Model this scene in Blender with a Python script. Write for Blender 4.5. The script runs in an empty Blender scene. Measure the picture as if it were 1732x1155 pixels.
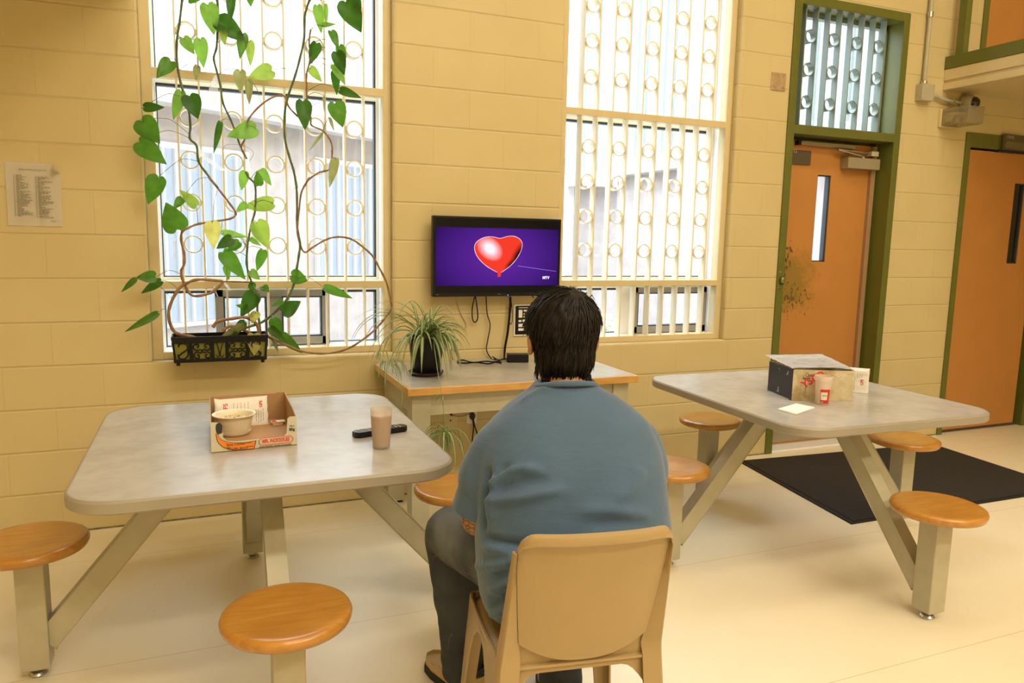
import bpy, bmesh, math, random
from mathutils import Vector, Matrix, noise as mnoise
from mathutils.bvhtree import BVHTree
PI = math.pi
random.seed(7)
scene = bpy.context.scene
COL = scene.collection
V3 = Vector

# ------------------------------------------------------------------ camera
F, YAW, PITCH, ROLL = 1263.70, 0.391346, 0.136929, 0.020681
CAM = V3((0, -3.92171, 1.42394))
_cy, _sy, _cp, _sp = math.cos(YAW), math.sin(YAW), math.cos(PITCH), math.sin(PITCH)
_f = V3((_sy*_cp, _cy*_cp, -_sp)); _r = V3((_cy, -_sy, 0)); _u = _r.cross(_f)
_c, _s = math.cos(ROLL), math.sin(ROLL)
CR, CU, CF = _c*_r + _s*_u, -_s*_r + _c*_u, _f
cam_data = bpy.data.cameras.new('camera')
cam_data.sensor_width = 36; cam_data.lens = F/1732*36; cam_data.clip_start = .02; cam_data.clip_end = 200
cam = bpy.data.objects.new('camera', cam_data); COL.objects.link(cam)
cam.matrix_world = Matrix(((CR.x, CU.x, -CF.x, CAM.x), (CR.y, CU.y, -CF.y, CAM.y), (CR.z, CU.z, -CF.z, CAM.z), (0, 0, 0, 1)))
scene.camera = cam
# where the sight line of a photo pixel meets the plane x / y / z = v (survey of the photograph)
def hit(x, y, ax, v):
    w = (x-866)/F*CR - (y-577.5)/F*CU + CF
    return CAM + w*((v-CAM[ax])/w[ax])
def PX(x, y, v): return hit(x, y, 0, v)
def PY(x, y, v=0.): return hit(x, y, 1, v)
def PZ(x, y, v=0.): return hit(x, y, 2, v)

# ------------------------------------------------------------------ materials
def lin(c): return tuple(((v/255)/12.92 if v/255 <= .04045 else ((v/255+.055)/1.055)**2.4) for v in c)
class NT:
    def __init__(s, name):
        s.m = bpy.data.materials.new(name); s.m.use_nodes = True; s.t = s.m.node_tree; s.n = s.t.nodes; s.l = s.t.links
        s.p = s.n['Principled BSDF']; s.out = s.n['Material Output']
    def add(s, typ, **k):
        n = s.n.new(typ)
        for a, v in k.items(): setattr(n, a, v)
        return n
    def link(s, a, b): s.l.new(a, b)
    def coord(s, kind='Object'): return s.add('ShaderNodeTexCoord').outputs[kind]
    def mapping(s, src, scale=(1, 1, 1), loc=(0, 0, 0), rot=(0, 0, 0)):
        m = s.add('ShaderNodeMapping'); s.link(src, m.inputs['Vector'])
        m.inputs['Scale'].default_value = scale; m.inputs['Location'].default_value = loc; m.inputs['Rotation'].default_value = rot
        return m.outputs[0]
    def noise(s, vec, scale, detail=3, rough=.5):
        n = s.add('ShaderNodeTexNoise'); s.link(vec, n.inputs['Vector'])
        n.inputs['Scale'].default_value = scale; n.inputs['Detail'].default_value = detail; n.inputs['Roughness'].default_value = rough
        return n.outputs['Fac']
    def ramp(s, fac, stops):
        r = s.add('ShaderNodeValToRGB'); s.link(fac, r.inputs['Fac']); e = r.color_ramp.elements
        while len(e) > 1: e.remove(e[-1])
        e[0].position, e[0].color = stops[0][0], (*stops[0][1], 1)
        for p, c in stops[1:]:
            q = e.new(p); q.color = (*c, 1)
        return r.outputs['Color']
    def bump(s, h, strength=.3, dist=.01, nrm=None):
        b = s.add('ShaderNodeBump'); s.link(h, b.inputs['Height']); b.inputs['Strength'].default_value = strength; b.inputs['Distance'].default_value = dist
        if nrm: s.link(nrm, b.inputs['Normal'])
        s.link(b.outputs[0], s.p.inputs['Normal']); return b.outputs[0]
    def math(s, op, a, b=None):
        n = s.add('ShaderNodeMath', operation=op)
        for i, v in enumerate((a, b)):
            if v is None: continue
            if isinstance(v, (int, float)): n.inputs[i].default_value = v
            else: s.link(v, n.inputs[i])
        return n.outputs[0]
def mat(name, col, rough=.5, metal=0, spec=.5, coat=0, var=0, scale=8, bump=0, bscale=60, trans=0, emit=None, estr=1):
    t = NT(name); p = t.p
    p.inputs['Base Color'].default_value = (*col, 1); p.inputs['Roughness'].default_value = rough
    p.inputs['Metallic'].default_value = metal; p.inputs['Specular IOR Level'].default_value = spec
    p.inputs['Coat Weight'].default_value = coat; p.inputs['Coat Roughness'].default_value = .12
    if var:
        f = t.noise(t.coord(), scale, 4)
        c = t.ramp(f, [(.3, tuple(v*(1-var) for v in col)), (.7, tuple(min(1, v*(1+var)) for v in col))])
        t.link(c, p.inputs['Base Color'])
    if bump: t.bump(t.noise(t.coord(), bscale, 3), bump, .004)
    if emit:
        p.inputs['Emission Color'].default_value = (*emit, 1); p.inputs['Emission Strength'].default_value = estr
    return t.m

def block_mat(name, col, z0=0., xoff=0., dirt=True, axis='x'):
    t = NT(name)
    co = t.coord(); sp = t.add('ShaderNodeSeparateXYZ'); t.link(co, sp.inputs[0])
    cb = t.add('ShaderNodeCombineXYZ')
    t.link(t.math('ADD', sp.outputs['X' if axis == 'x' else 'Y'], xoff), cb.inputs[0]); t.link(t.math('ADD', sp.outputs['Z'], 10-z0), cb.inputs[1])
    b = t.add('ShaderNodeTexBrick'); t.link(cb.outputs[0], b.inputs['Vector'])
    b.offset = .5; b.inputs['Scale'].default_value = 1; b.inputs['Brick Width'].default_value = .4; b.inputs['Row Height'].default_value = .2
    b.inputs['Mortar Size'].default_value = .0045; b.inputs['Mortar Smooth'].default_value = .6; b.inputs['Bias'].default_value = 0
    b.inputs['Color1'].default_value = (*col, 1); b.inputs['Color2'].default_value = (*[v*.985 for v in col], 1); b.inputs['Mortar'].default_value = (*[v*.97 for v in col], 1)
    zf = t.math('FRACT', t.math('MULTIPLY', t.math('ADD', sp.outputs['Z'], 10.1-z0), 5.0)); zd = t.math('ABSOLUTE', t.math('SUBTRACT', zf, .5))
    hz = t.ramp(zd, [(.010, (1,)*3), (.034, (0,)*3)])
    n = t.noise(co, 2.2, 5)
    mx = t.add('ShaderNodeMix', data_type='RGBA', blend_type='MULTIPLY'); mx.inputs['Factor'].default_value = .35
    t.link(b.outputs['Color'], mx.inputs[6]); t.link(t.ramp(n, [(.35, (.86, .84, .80)), (.62, (1, 1, 1))]), mx.inputs[7])
    t.link(mx.outputs[2], t.p.inputs['Base Color']); t.p.inputs['Roughness'].default_value = .42; t.p.inputs['Specular IOR Level'].default_value = .35
    fine = t.noise(co, 130, 3); mid = t.noise(co, 25, 3)
    h = t.math('ADD', t.math('ADD', t.math('MULTIPLY', b.outputs['Fac'], -.22), t.math('MULTIPLY', hz, -.9)), t.math('ADD', t.math('MULTIPLY', fine, .07), t.math('MULTIPLY', mid, .10)))
    t.bump(h, .55, .006)
    return t.m

def floor_mat():
    t = NT('vinyl_floor'); co = t.coord()
    b = t.add('ShaderNodeTexBrick'); t.link(t.mapping(co, loc=(30, 20.62, 0), rot=(0, 0, .0)), b.inputs['Vector'])
    b.offset = .0; b.inputs['Scale'].default_value = 1; b.inputs['Brick Width'].default_value = 60; b.inputs['Row Height'].default_value = .92
    b.inputs['Mortar Size'].default_value = .0018; b.inputs['Mortar Smooth'].default_value = .3
    c1 = (.87, .79, .60)
    b.inputs['Color1'].default_value = (*c1, 1); b.inputs['Color2'].default_value = (*c1, 1); b.inputs['Mortar'].default_value = (.62, .54, .38, 1)
    sp = t.add('ShaderNodeTexVoronoi', feature='F1'); t.link(co, sp.inputs['Vector']); sp.inputs['Scale'].default_value = 9
    speck = t.ramp(t.math('MULTIPLY', sp.outputs['Distance'], 9/9), [(.0, (.35, .28, .18)), (.018, (.40, .33, .22)), (.024, (1, 1, 1))])
    sel = t.ramp(t.noise(co, 3.1, 2), [(.40, (1, 1, 1)), (.44, (0, 0, 0))])
    mx = t.add('ShaderNodeMix', data_type='RGBA', blend_type='MULTIPLY'); t.link(sel, mx.inputs['Factor']); t.link(b.outputs['Color'], mx.inputs[6]); t.link(speck, mx.inputs[7])
    mz = t.add('ShaderNodeMix', data_type='RGBA', blend_type='MULTIPLY'); mz.inputs['Factor'].default_value = .25
    t.link(mx.outputs[2], mz.inputs[6]); t.link(t.ramp(t.noise(co, 1.6, 6, .6), [(.3, (.9, .87, .8)), (.6, (1, 1, 1))]), mz.inputs[7])
    t.link(mz.outputs[2], t.p.inputs['Base Color'])
    t.p.inputs['Specular IOR Level'].default_value = .6; t.p.inputs['Roughness'].default_value = .33
    t.bump(t.noise(co, 9, 2), .03, .004)
    return t.m

def laminate_mat():
    t = NT('grey_laminate'); co = t.coord()
    a = t.noise(co, 7, 4, .55); b = t.noise(co, 22, 3, .5)
    c = t.ramp(t.math('ADD', t.math('MULTIPLY', a, .65), t.math('MULTIPLY', b, .35)), [(.36, (.39, .37, .335)), (.50, (.44, .42, .385)), (.64, (.48, .46, .425))])
    t.link(c, t.p.inputs['Base Color']); t.p.inputs['Specular IOR Level'].default_value = .55
    t.p.inputs['Roughness'].default_value = .24
    return t.m

def wood_mat(name, c0, c1, c2, rough=.28):
    t = NT(name); co = t.coord()
    w = t.noise(t.mapping(co, scale=(3, 26, 12)), 2.2, 6, .6); b = t.noise(co, 9, 4)
    c = t.ramp(t.math('ADD', t.math('MULTIPLY', w, .7), t.math('MULTIPLY', b, .3)), [(.32, c0), (.5, c1), (.68, c2)])
    sc = t.ramp(t.noise(co, 34, 6, .7), [(.70, (0, 0, 0)), (.75, (1, 1, 1))])
    mx = t.add('ShaderNodeMix', data_type='RGBA'); t.link(t.math('MULTIPLY', sc, .35), mx.inputs['Factor']); t.link(c, mx.inputs[6]); mx.inputs[7].default_value = (.75, .5, .25, 1)
    t.link(mx.outputs[2], t.p.inputs['Base Color']); t.p.inputs['Roughness'].default_value = rough
    t.p.inputs['Coat Weight'].default_value = .35; t.p.inputs['Coat Roughness'].default_value = .15
    return t.m

def leaf_mat(name, col, tr, tip=None):
    t = NT(name)
    t.p.inputs['Base Color'].default_value = (*col, 1); t.p.inputs['Roughness'].default_value = .35
    n = t.noise(t.coord(), 26, 3)
    c = t.ramp(n, [(.3, tuple(v*.8 for v in col)), (.7, tuple(min(1, v*1.15) for v in col))]); t.link(c, t.p.inputs['Base Color'])
    tl = t.add('ShaderNodeBsdfTranslucent'); tl.inputs[0].default_value = (*tr, 1)
    ct = t.ramp(n, [(.3, tuple(v*.85 for v in tr)), (.7, tuple(min(1, v*1.1) for v in tr))]); t.link(ct, tl.inputs[0])
    mx = t.add('ShaderNodeMixShader'); mx.inputs[0].default_value = .55
    t.link(t.p.outputs[0], mx.inputs[1]); t.link(tl.outputs[0], mx.inputs[2]); t.link(mx.outputs[0], t.out.inputs[0])
    return t.m

def glass_mat(name='window_glass', tint=(1, 1, 1), gl=.06):
    t = NT(name); t.n.remove(t.p)
    tr = t.add('ShaderNodeBsdfTransparent'); tr.inputs[0].default_value = (*tint, 1)
    g = t.add('ShaderNodeBsdfGlossy'); g.inputs['Roughness'].default_value = .02
    mx = t.add('ShaderNodeMixShader')
    lw = t.add('ShaderNodeLayerWeight'); lw.inputs[0].default_value = .5
    t.link(t.math('ADD', .03, t.math('MULTIPLY', t.math('POWER', lw.outputs['Facing'], 5.0), .8)), mx.inputs[0])
    t.link(tr.outputs[0], mx.inputs[1]); t.link(g.outputs[0], mx.inputs[2]); t.link(mx.outputs[0], t.out.inputs[0])
    return t.m

def frosted_mat(name, col, op=.35, rough=.25):
    t = NT(name); t.p.inputs['Base Color'].default_value = (*col, 1); t.p.inputs['Roughness'].default_value = rough
    tr = t.add('ShaderNodeBsdfTransparent'); tr.inputs[0].default_value = (*[min(1, v*1.05) for v in col], 1)
    tl = t.add('ShaderNodeBsdfTranslucent'); tl.inputs[0].default_value = (*col, 1)
    m1 = t.add('ShaderNodeMixShader'); m1.inputs[0].default_value = .5; t.link(t.p.outputs[0], m1.inputs[1]); t.link(tl.outputs[0], m1.inputs[2])
    m2 = t.add('ShaderNodeMixShader'); m2.inputs[0].default_value = op; t.link(tr.outputs[0], m2.inputs[1]); t.link(m1.outputs[0], m2.inputs[2]); t.link(m2.outputs[0], t.out.inputs[0])
    return t.m

def emit_mat(name, col, strength=1):
    t = NT(name); t.n.remove(t.p); e = t.add('ShaderNodeEmission'); e.inputs[0].default_value = (*col, 1); e.inputs[1].default_value = strength
    t.link(e.outputs[0], t.out.inputs[0]); return t.m

WALLC = (.63, .52, .275)
M = {}
M['wall'] = block_mat('painted_block_wall', WALLC, 0, .459)
M['wall_side'] = block_mat('painted_block_side_wall', WALLC, 0, 0, axis='y')
M['paint'] = mat('cream_paint', (.66, .545, .31), .35, var=.03, scale=12)
M['grille'] = mat('daylit_cream_paint', (.78, .72, .55), .35)  # frame paint made paler: daylight on bars and rings put into the colour
M['white_paint'] = mat('white_jamb_paint', (.82, .81, .78), .45)
M['ceil'] = mat('ceiling_paint', (.80, .74, .60), .8)
M['floor'] = floor_mat()
M['lam'] = laminate_mat()
M['edge'] = mat('table_edge_vinyl', (.32, .285, .225), .35, var=.05)
M['steel'] = mat('beige_painted_steel', (.44, .405, .29), .38, var=.05, scale=20)
M['seatwood'] = wood_mat('varnished_seat_wood', (.36, .150, .022), (.45, .205, .030), (.54, .265, .05))
M['edgewood'] = wood_mat('orange_edge_wood', (.44, .215, .045), (.54, .285, .065), (.62, .35, .10), .35)
M['chrome'] = mat('dull_chrome', (.6, .58, .55), .25, 1)
M['green'] = mat('olive_door_paint', (.125, .135, .022), .35, var=.06, scale=6)
M['greenblue'] = mat('olive_grille_paint', (.21, .27, .23), .35)
M['door'] = mat('orange_door_paint', (.50, .222, .056), .42, var=.04, scale=5)
M['alu'] = mat('aluminium_window_frame', (.84, .84, .84), .4, 0)
M['gasket'] = mat('dark_gasket', (.03, .04, .05), .5)
M['glass'] = glass_mat()
M['black'] = mat('black_plastic', (.010, .010, .011), .30, spec=.22)
M['blackmatte'] = mat('black_matte', (.018, .017, .016), .7)
M['bronze'] = mat('bronze_plate', (.10, .08, .045), .5)
M['closer'] = mat('closer_metal', (.36, .31, .20), .4, .3)
M['white'] = mat('white_paper', (.86, .84, .80), .6)
M['ink'] = mat('black_ink', (.03, .03, .03), .6)
M['inkgrey'] = mat('grey_ink', (.30, .27, .21), .7)
M['inkred'] = mat('red_ink', (.62, .04, .05), .5)
M['tan'] = mat('tan_chair_plastic', (.40, .285, .135), .38, var=.02)
M['soil'] = mat('dark_soil', (.045, .025, .015), .95, var=.4, scale=60, bump=.8, bscale=90)
M['stemg'] = mat('green_stem', (.09, .13, .04), .5, var=.3, scale=30)
M['stemb'] = mat('brown_stem', (.26, .14, .06), .6, var=.3, scale=30)
M['plast'] = mat('white_ribbon', (.9, .9, .9), .5)

# ------------------------------------------------------------------ mesh helpers
def tag(o, label=None, cat=None, group=None, kind=None):
    if label: o['label'] = label
    if cat: o['category'] = cat
    if group: o['group'] = group
    if kind: o['kind'] = kind
    return o
def root(name, loc=(0, 0, 0), label=None, cat=None, group=None, kind=None, rz=0):
    o = bpy.data.objects.new(name, None); COL.objects.link(o); o.location = loc; o.rotation_euler = (0, 0, rz); o.empty_display_size = .05
    return tag(o, label, cat, group, kind)
def ob(name, bm, mats, parent=None, smooth=False, local=False, angle=None):
    me = bpy.data.meshes.new(name)
    if parent is not None and not local:
        p, off = parent, V3((0, 0, 0))
        while p is not None: off += p.location; p = p.parent
        bmesh.ops.translate(bm, verts=bm.verts, vec=-off)
    bmesh.ops.recalc_face_normals(bm, faces=bm.faces) if not getattr(bm, 'keepn', False) else None
    if smooth:
        for f in bm.faces: f.smooth = True
        lim = math.radians(angle or 38)
        for e in bm.edges:
            if len(e.link_faces) == 2 and e.calc_face_angle(0) > lim: e.smooth = False
    bm.to_mesh(me); bm.free()
    for m in (mats if isinstance(mats, (list, tuple)) else [mats]): me.materials.append(m)
    o = bpy.data.objects.new(name, me); COL.objects.link(o)
    if parent is not None: o.parent = parent
    return o
def B(): return bmesh.new()
def box(bm, a, b, bev=0, seg=2, mi=0):
    a, b = V3(a), V3(b); n0 = len(bm.faces)
    r = bmesh.ops.create_cube(bm, size=1); vs = r['verts']
    c, s = (a+b)/2, V3((abs(b.x-a.x), abs(b.y-a.y), abs(b.z-a.z)))
    for v in vs: v.co = V3((v.co.x*s.x, v.co.y*s.y, v.co.z*s.z)) + c
    if bev:
        es = list({e for v in vs for e in v.link_edges})
        r2 = bmesh.ops.bevel(bm, geom=es, offset=bev, segments=seg, affect='EDGES', profile=.5)
        vs = list({v for f in r2['faces'] for v in f.verts} | {v for v in vs if v.is_valid})
    if mi:
        for v in vs:
            for f in v.link_faces: f.material_index = mi
    return vs
def obox(bm, c, ax, ay, az, bev=0, mi=0):
    """box centred at c with half-extent vectors ax, ay, az"""
    vs = box(bm, (-1, -1, -1), (1, 1, 1)); c, ax, ay, az = V3(c), V3(ax), V3(ay), V3(az)
    for v in vs: v.co = c + ax*v.co.x + ay*v.co.y + az*v.co.z
    if bev: bmesh.ops.bevel(bm, geom=list({e for v in vs for e in v.link_edges}), offset=bev, segments=2, affect='EDGES', profile=.5)
    elif mi:
        for v in vs:
            for f in v.link_faces: f.material_index = mi
def beam(bm, p, q, w, h, up=(0, 0, 1), bev=0):
    p, q = V3(p), V3(q); d = (q-p); L = d.length; d.normalize()
    s = d.cross(V3(up)).normalized(); n = s.cross(d).normalized()
    obox(bm, (p+q)/2, d*L/2, s*w/2, n*h/2, bev)
def prism(bm, pts, vec, mi=0):
    """closed polygon extruded by vec"""
    vec = V3(vec); a = [bm.verts.new(V3(p)) for p in pts]; b = [bm.verts.new(V3(p)+vec) for p in pts]; n = len(a); fs = []
    fs.append(bm.faces.new(a)); fs.append(bm.faces.new(b[::-1]))
    for i in range(n): fs.append(bm.faces.new((a[i], a[(i+1) % n], b[(i+1) % n], b[i])))
    for f in fs: f.material_index = mi
    return fs
def lathe(bm, prof, c=(0, 0, 0), n=32, axis=None, mi=0, a0=0, a1=2*PI):
    """profile of (r, z) pairs turned about an axis through c"""
    c = V3(c); Z = V3(axis or (0, 0, 1)).normalized(); X = Z.orthogonal().normalized(); Y = Z.cross(X); full = abs(a1-a0-2*PI) < 1e-6
    rings = []
    for r, z in prof:
        if r < 1e-6: rings.append([bm.verts.new(c+Z*z)])
        else: rings.append([bm.verts.new(c+Z*z+(X*math.cos(a0+(a1-a0)*i/(n if full else n-1))+Y*math.sin(a0+(a1-a0)*i/(n if full else n-1)))*r) for i in range(n)])
    for A, Bq in zip(rings, rings[1:]):
        m = n if full else n-1
        for i in range(m):
            j = (i+1) % n
            if len(A) == 1 and len(Bq) == 1: continue
            if len(A) == 1: f = bm.faces.new((A[0], Bq[i], Bq[j]))
            elif len(Bq) == 1: f = bm.faces.new((A[i], Bq[0], A[j]))
            else: f = bm.faces.new((A[i], Bq[i], Bq[j], A[j]))
            f.material_index = mi
def tube(bm, pts, rad, n=8, cap=True, mi=0, flat=1.0, upv=None):
    pts = [V3(p) for p in pts]; m = len(pts); rad = rad if isinstance(rad, (list, tuple)) else [rad]*m
    rings = []; prev = None
    for i, p in enumerate(pts):
        d = (pts[min(i+1, m-1)]-pts[max(i-1, 0)])
        if d.length < 1e-9: d = V3((0, 0, 1))
        d.normalize()
        if prev is None: x = (V3(upv).cross(d).normalized() if upv else d.orthogonal().normalized())
        else:
            x = prev - d*prev.dot(d)
            x = x.normalized() if x.length > 1e-6 else d.orthogonal().normalized()
        prev = x; y = d.cross(x)
        rings.append([bm.verts.new(p+(x*math.cos(2*PI*k/n)+y*math.sin(2*PI*k/n)*flat)*rad[i]) for k in range(n)])
    for a, b in zip(rings, rings[1:]):
        for k in range(n):
            f = bm.faces.new((a[k], a[(k+1) % n], b[(k+1) % n], b[k])); f.material_index = mi
    if cap:
        f = bm.faces.new(rings[0][::-1]); f.material_index = mi; f = bm.faces.new(rings[-1]); f.material_index = mi
def spline(pts, k=6):
    pts = [V3(p) for p in pts]; out = []
    for i in range(len(pts)-1):
        p0, p1, p2, p3 = pts[max(i-1, 0)], pts[i], pts[i+1], pts[min(i+2, len(pts)-1)]
        for j in range(k):
            t = j/k; t2, t3 = t*t, t*t*t
            out.append(.5*((2*p1)+(p2-p0)*t+(2*p0-5*p1+4*p2-p3)*t2+(3*p1-p0-3*p2+p3)*t3))
    out.append(pts[-1]); return out
def sphere(bm, c, r, seg=16, sc=(1, 1, 1), rot=None):
    res = bmesh.ops.create_uvsphere(bm, u_segments=seg, v_segments=max(6, seg//2), radius=1)
    c = V3(c)
    for v in res['verts']:
        q = V3((v.co.x*r*sc[0], v.co.y*r*sc[1], v.co.z*r*sc[2]))
        if rot: q = rot @ q
        v.co = q + c
def interp(x, xs, ys):
    if x <= xs[0]: return ys[0]
    for i in range(1, len(xs)):
        if x <= xs[i]:
            t = (x-xs[i-1])/(xs[i]-xs[i-1]); return ys[i-1]+(ys[i]-ys[i-1])*t
    return ys[-1]
def flat_poly(bm, pts, mi=0):
    f = bm.faces.new([bm.verts.new(V3(p)) for p in pts]); f.material_index = mi; return f
def text_bm(body, size, o, ax, ay, depth=.0004, align='CENTER', bold=0, maxw=None, shear=0):
    """lettering as a thin solid on the plane through o spanned by ax (reading direction) and ay (up)"""
    cu = bpy.data.curves.new('lettering', 'FONT'); cu.body = body; cu.size = size; cu.align_x = align; cu.align_y = 'CENTER'; cu.extrude = depth; cu.offset = bold; cu.shear = shear; cu.resolution_u = 3
    t = bpy.data.objects.new('lettering', cu); COL.objects.link(t)
    dg = bpy.context.evaluated_depsgraph_get(); me = bpy.data.meshes.new_from_object(t.evaluated_get(dg))
    bm = bmesh.new(); bm.from_mesh(me)
    bpy.data.objects.remove(t); bpy.data.curves.remove(cu); bpy.data.meshes.remove(me)
    if maxw and len(bm.verts):
        w = max(v.co.x for v in bm.verts)-min(v.co.x for v in bm.verts)
        k = maxw/w
        for v in bm.verts: v.co.x *= k
    ax, ay = V3(ax).normalized(), V3(ay); ay = (ay-ax*ay.dot(ax)).normalized(); n = ax.cross(ay); o = V3(o)
    for v in bm.verts: v.co = o + ax*v.co.x + ay*v.co.y + n*v.co.z
    return bm
def merge(bm, other):
    me = bpy.data.meshes.new('tmp'); other.to_mesh(me); other.free(); bm.from_mesh(me); bpy.data.meshes.remove(me)
def remeshed(bm, voxel, smooth_it=6, sub=0):
    me = bpy.data.meshes.new('tmp'); bm.to_mesh(me); bm.free()
    t = bpy.data.objects.new('tmp', me); COL.objects.link(t)
    m = t.modifiers.new('r', 'REMESH'); m.mode = 'VOXEL'; m.voxel_size = voxel
    if smooth_it:
        s = t.modifiers.new('s', 'SMOOTH'); s.factor = .5; s.iterations = smooth_it
    dg = bpy.context.evaluated_depsgraph_get(); m2 = bpy.data.meshes.new_from_object(t.evaluated_get(dg))
    out = bmesh.new(); out.from_mesh(m2)
    bpy.data.objects.remove(t); bpy.data.meshes.remove(me); bpy.data.meshes.remove(m2)
    return out
def copy_tree(o, parent=None):
    c = o.copy(); COL.objects.link(c)
    if parent is not None: c.parent = parent
    for ch in list(o.children): copy_tree(ch, c)
    return c
def holes_wall(bm, x0, x1, z0, z1, y0, y1, holes, swap=False):
    """wall slab between y0 and y1 with rectangular openings (xa, xb, za, zb)"""
    xs = sorted({x0, x1, *[h[0] for h in holes], *[h[1] for h in holes]}); zs = sorted({z0, z1, *[h[2] for h in holes], *[h[3] for h in holes]})
    P = (lambda x, y, z: (y, x, z)) if swap else (lambda x, y, z: (x, y, z))
    solid = lambda i, j: 0 <= i < len(xs)-1 and 0 <= j < len(zs)-1 and not any(h[0] <= (xs[i]+xs[i+1])/2 <= h[1] and h[2] <= (zs[j]+zs[j+1])/2 <= h[3] for h in holes)
    vc = {}
    def vt(i, j, k):
        if (i, j, k) not in vc: vc[(i, j, k)] = bm.verts.new(P(xs[i], (y0, y1)[k], zs[j]))
        return vc[(i, j, k)]
    for i in range(len(xs)-1):
        for j in range(len(zs)-1):
            if not solid(i, j): continue
            bm.faces.new((vt(i, j, 0), vt(i+1, j, 0), vt(i+1, j+1, 0), vt(i, j+1, 0)))
            bm.faces.new((vt(i, j, 1), vt(i, j+1, 1), vt(i+1, j+1, 1), vt(i+1, j, 1)))
            for di, dj, a, b in ((-1, 0, (i, j), (i, j+1)), (1, 0, (i+1, j+1), (i+1, j)), (0, -1, (i+1, j), (i, j)), (0, 1, (i, j+1), (i+1, j+1))):
                if not solid(i+di, j+dj): bm.faces.new((vt(*a, 0), vt(*b, 0), vt(*b, 1), vt(*a, 1)))

# ------------------------------------------------------------------ room shell
WIN = [(-.244, .929), (1.90, 3.104)]; WZ0, WZ1 = .803, 3.25
D1 = (3.50, 4.492, 2.99); D2 = (5.15, 6.16, 2.257); D3 = (5.20, 6.17, 4.90)
bm = B()
holes_wall(bm, -2.4, 8.0, 0, 5.6, 0, .24, [(WIN[0][0], WIN[0][1], WZ0, WZ1), (WIN[1][0], WIN[1][1], WZ0, WZ1), (D1[0], D1[1], 0, D1[2]), (D2[0], D2[1], 0, D2[2]), (D3[0], D3[1], 2.75, D3[2])])
bmesh.ops.remove_doubles(bm, verts=bm.verts, dist=1e-5); bmesh.ops.recalc_face_normals(bm, faces=bm.faces)
es = [e for e in bm.edges if len(e.link_faces) == 2 and e.calc_face_angle(0) > 1 and all(abs(v.co.y) < 1e-4 for v in e.verts)
      and any(w[0]-.01 <= (e.verts[0].co.x+e.verts[1].co.x)/2 <= w[1]+.01 for w in WIN) and WZ0-.01 <= (e.verts[0].co.z+e.verts[1].co.z)/2 <= WZ1+.01]
bmesh.ops.bevel(bm, geom=es, offset=.012, segments=3, affect='EDGES', profile=.5)
tag(ob('wall_back', bm, M['wall']), kind='structure')
for nm, a, b, m in (('wall_left', (-2.6, -8.6, 0), (-2.4, .24, 5.6), 'wall_side'), ('wall_right', (8.0, -8.6, 0), (8.2, .24, 5.6), 'wall_side'), ('wall_front', (-2.6, -8.8, 0), (8.2, -8.6, 5.6), 'wall'),
                    ('ceiling', (-2.6, -8.8, 5.6), (8.2, .24, 5.75), 'ceil'), ('floor', (-2.6, -8.8, -.12), (8.2, .24, 0), 'floor')):
    bm = B(); box(bm, a, b); tag(ob(nm, bm, M[m]), kind='structure')

# mezzanine over the right end of the room
bm = B(); y0, y1 = -8.6, 0
box(bm, (4.87, y0, 2.522), (8.0, y1, 2.567), .004); box(bm, (4.882, y0, 2.567), (8.0, y1, 2.587)); box(bm, (4.87, y0, 2.587), (8.0, y1, 2.663), .004)
mz = tag(ob('ceiling_mezzanine', bm, M['paint']), kind='structure')
bm = B(); box(bm, (4.865, y0, 2.663), (4.93, y1, 2.749), .003)
tag(ob('trim_1', bm, M['green']), kind='structure')
bm = B(); box(bm, (-2.4, -1.5, 2.495), (-.26, y1, 2.75)); tag(ob('added_shade_slab', bm, M['paint']), kind='structure')  # unseen slab, added to shade the upper left of the back wall
q0, q1 = PX(1617, 94, 4.90), PX(1629, 92, 4.90)
bm = B(); box(bm, (4.885, q1.y-.01, 2.70), (4.935, q0.y-.002, 4.2), .004)
tag(ob('trim_2', bm, M['green']), kind='structure')

bm = B()
for x0, x1 in ((-2.4, D1[0]), (D1[1], D2[0]), (D2[1], 8.0)): box(bm, (x0, -.005, .0005), (x1, -.0005, .007))
tag(ob('baseboard_back', bm, mat('dirty_sealant', (.22, .17, .08), .8, var=.4, scale=30)), kind='structure')

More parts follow.
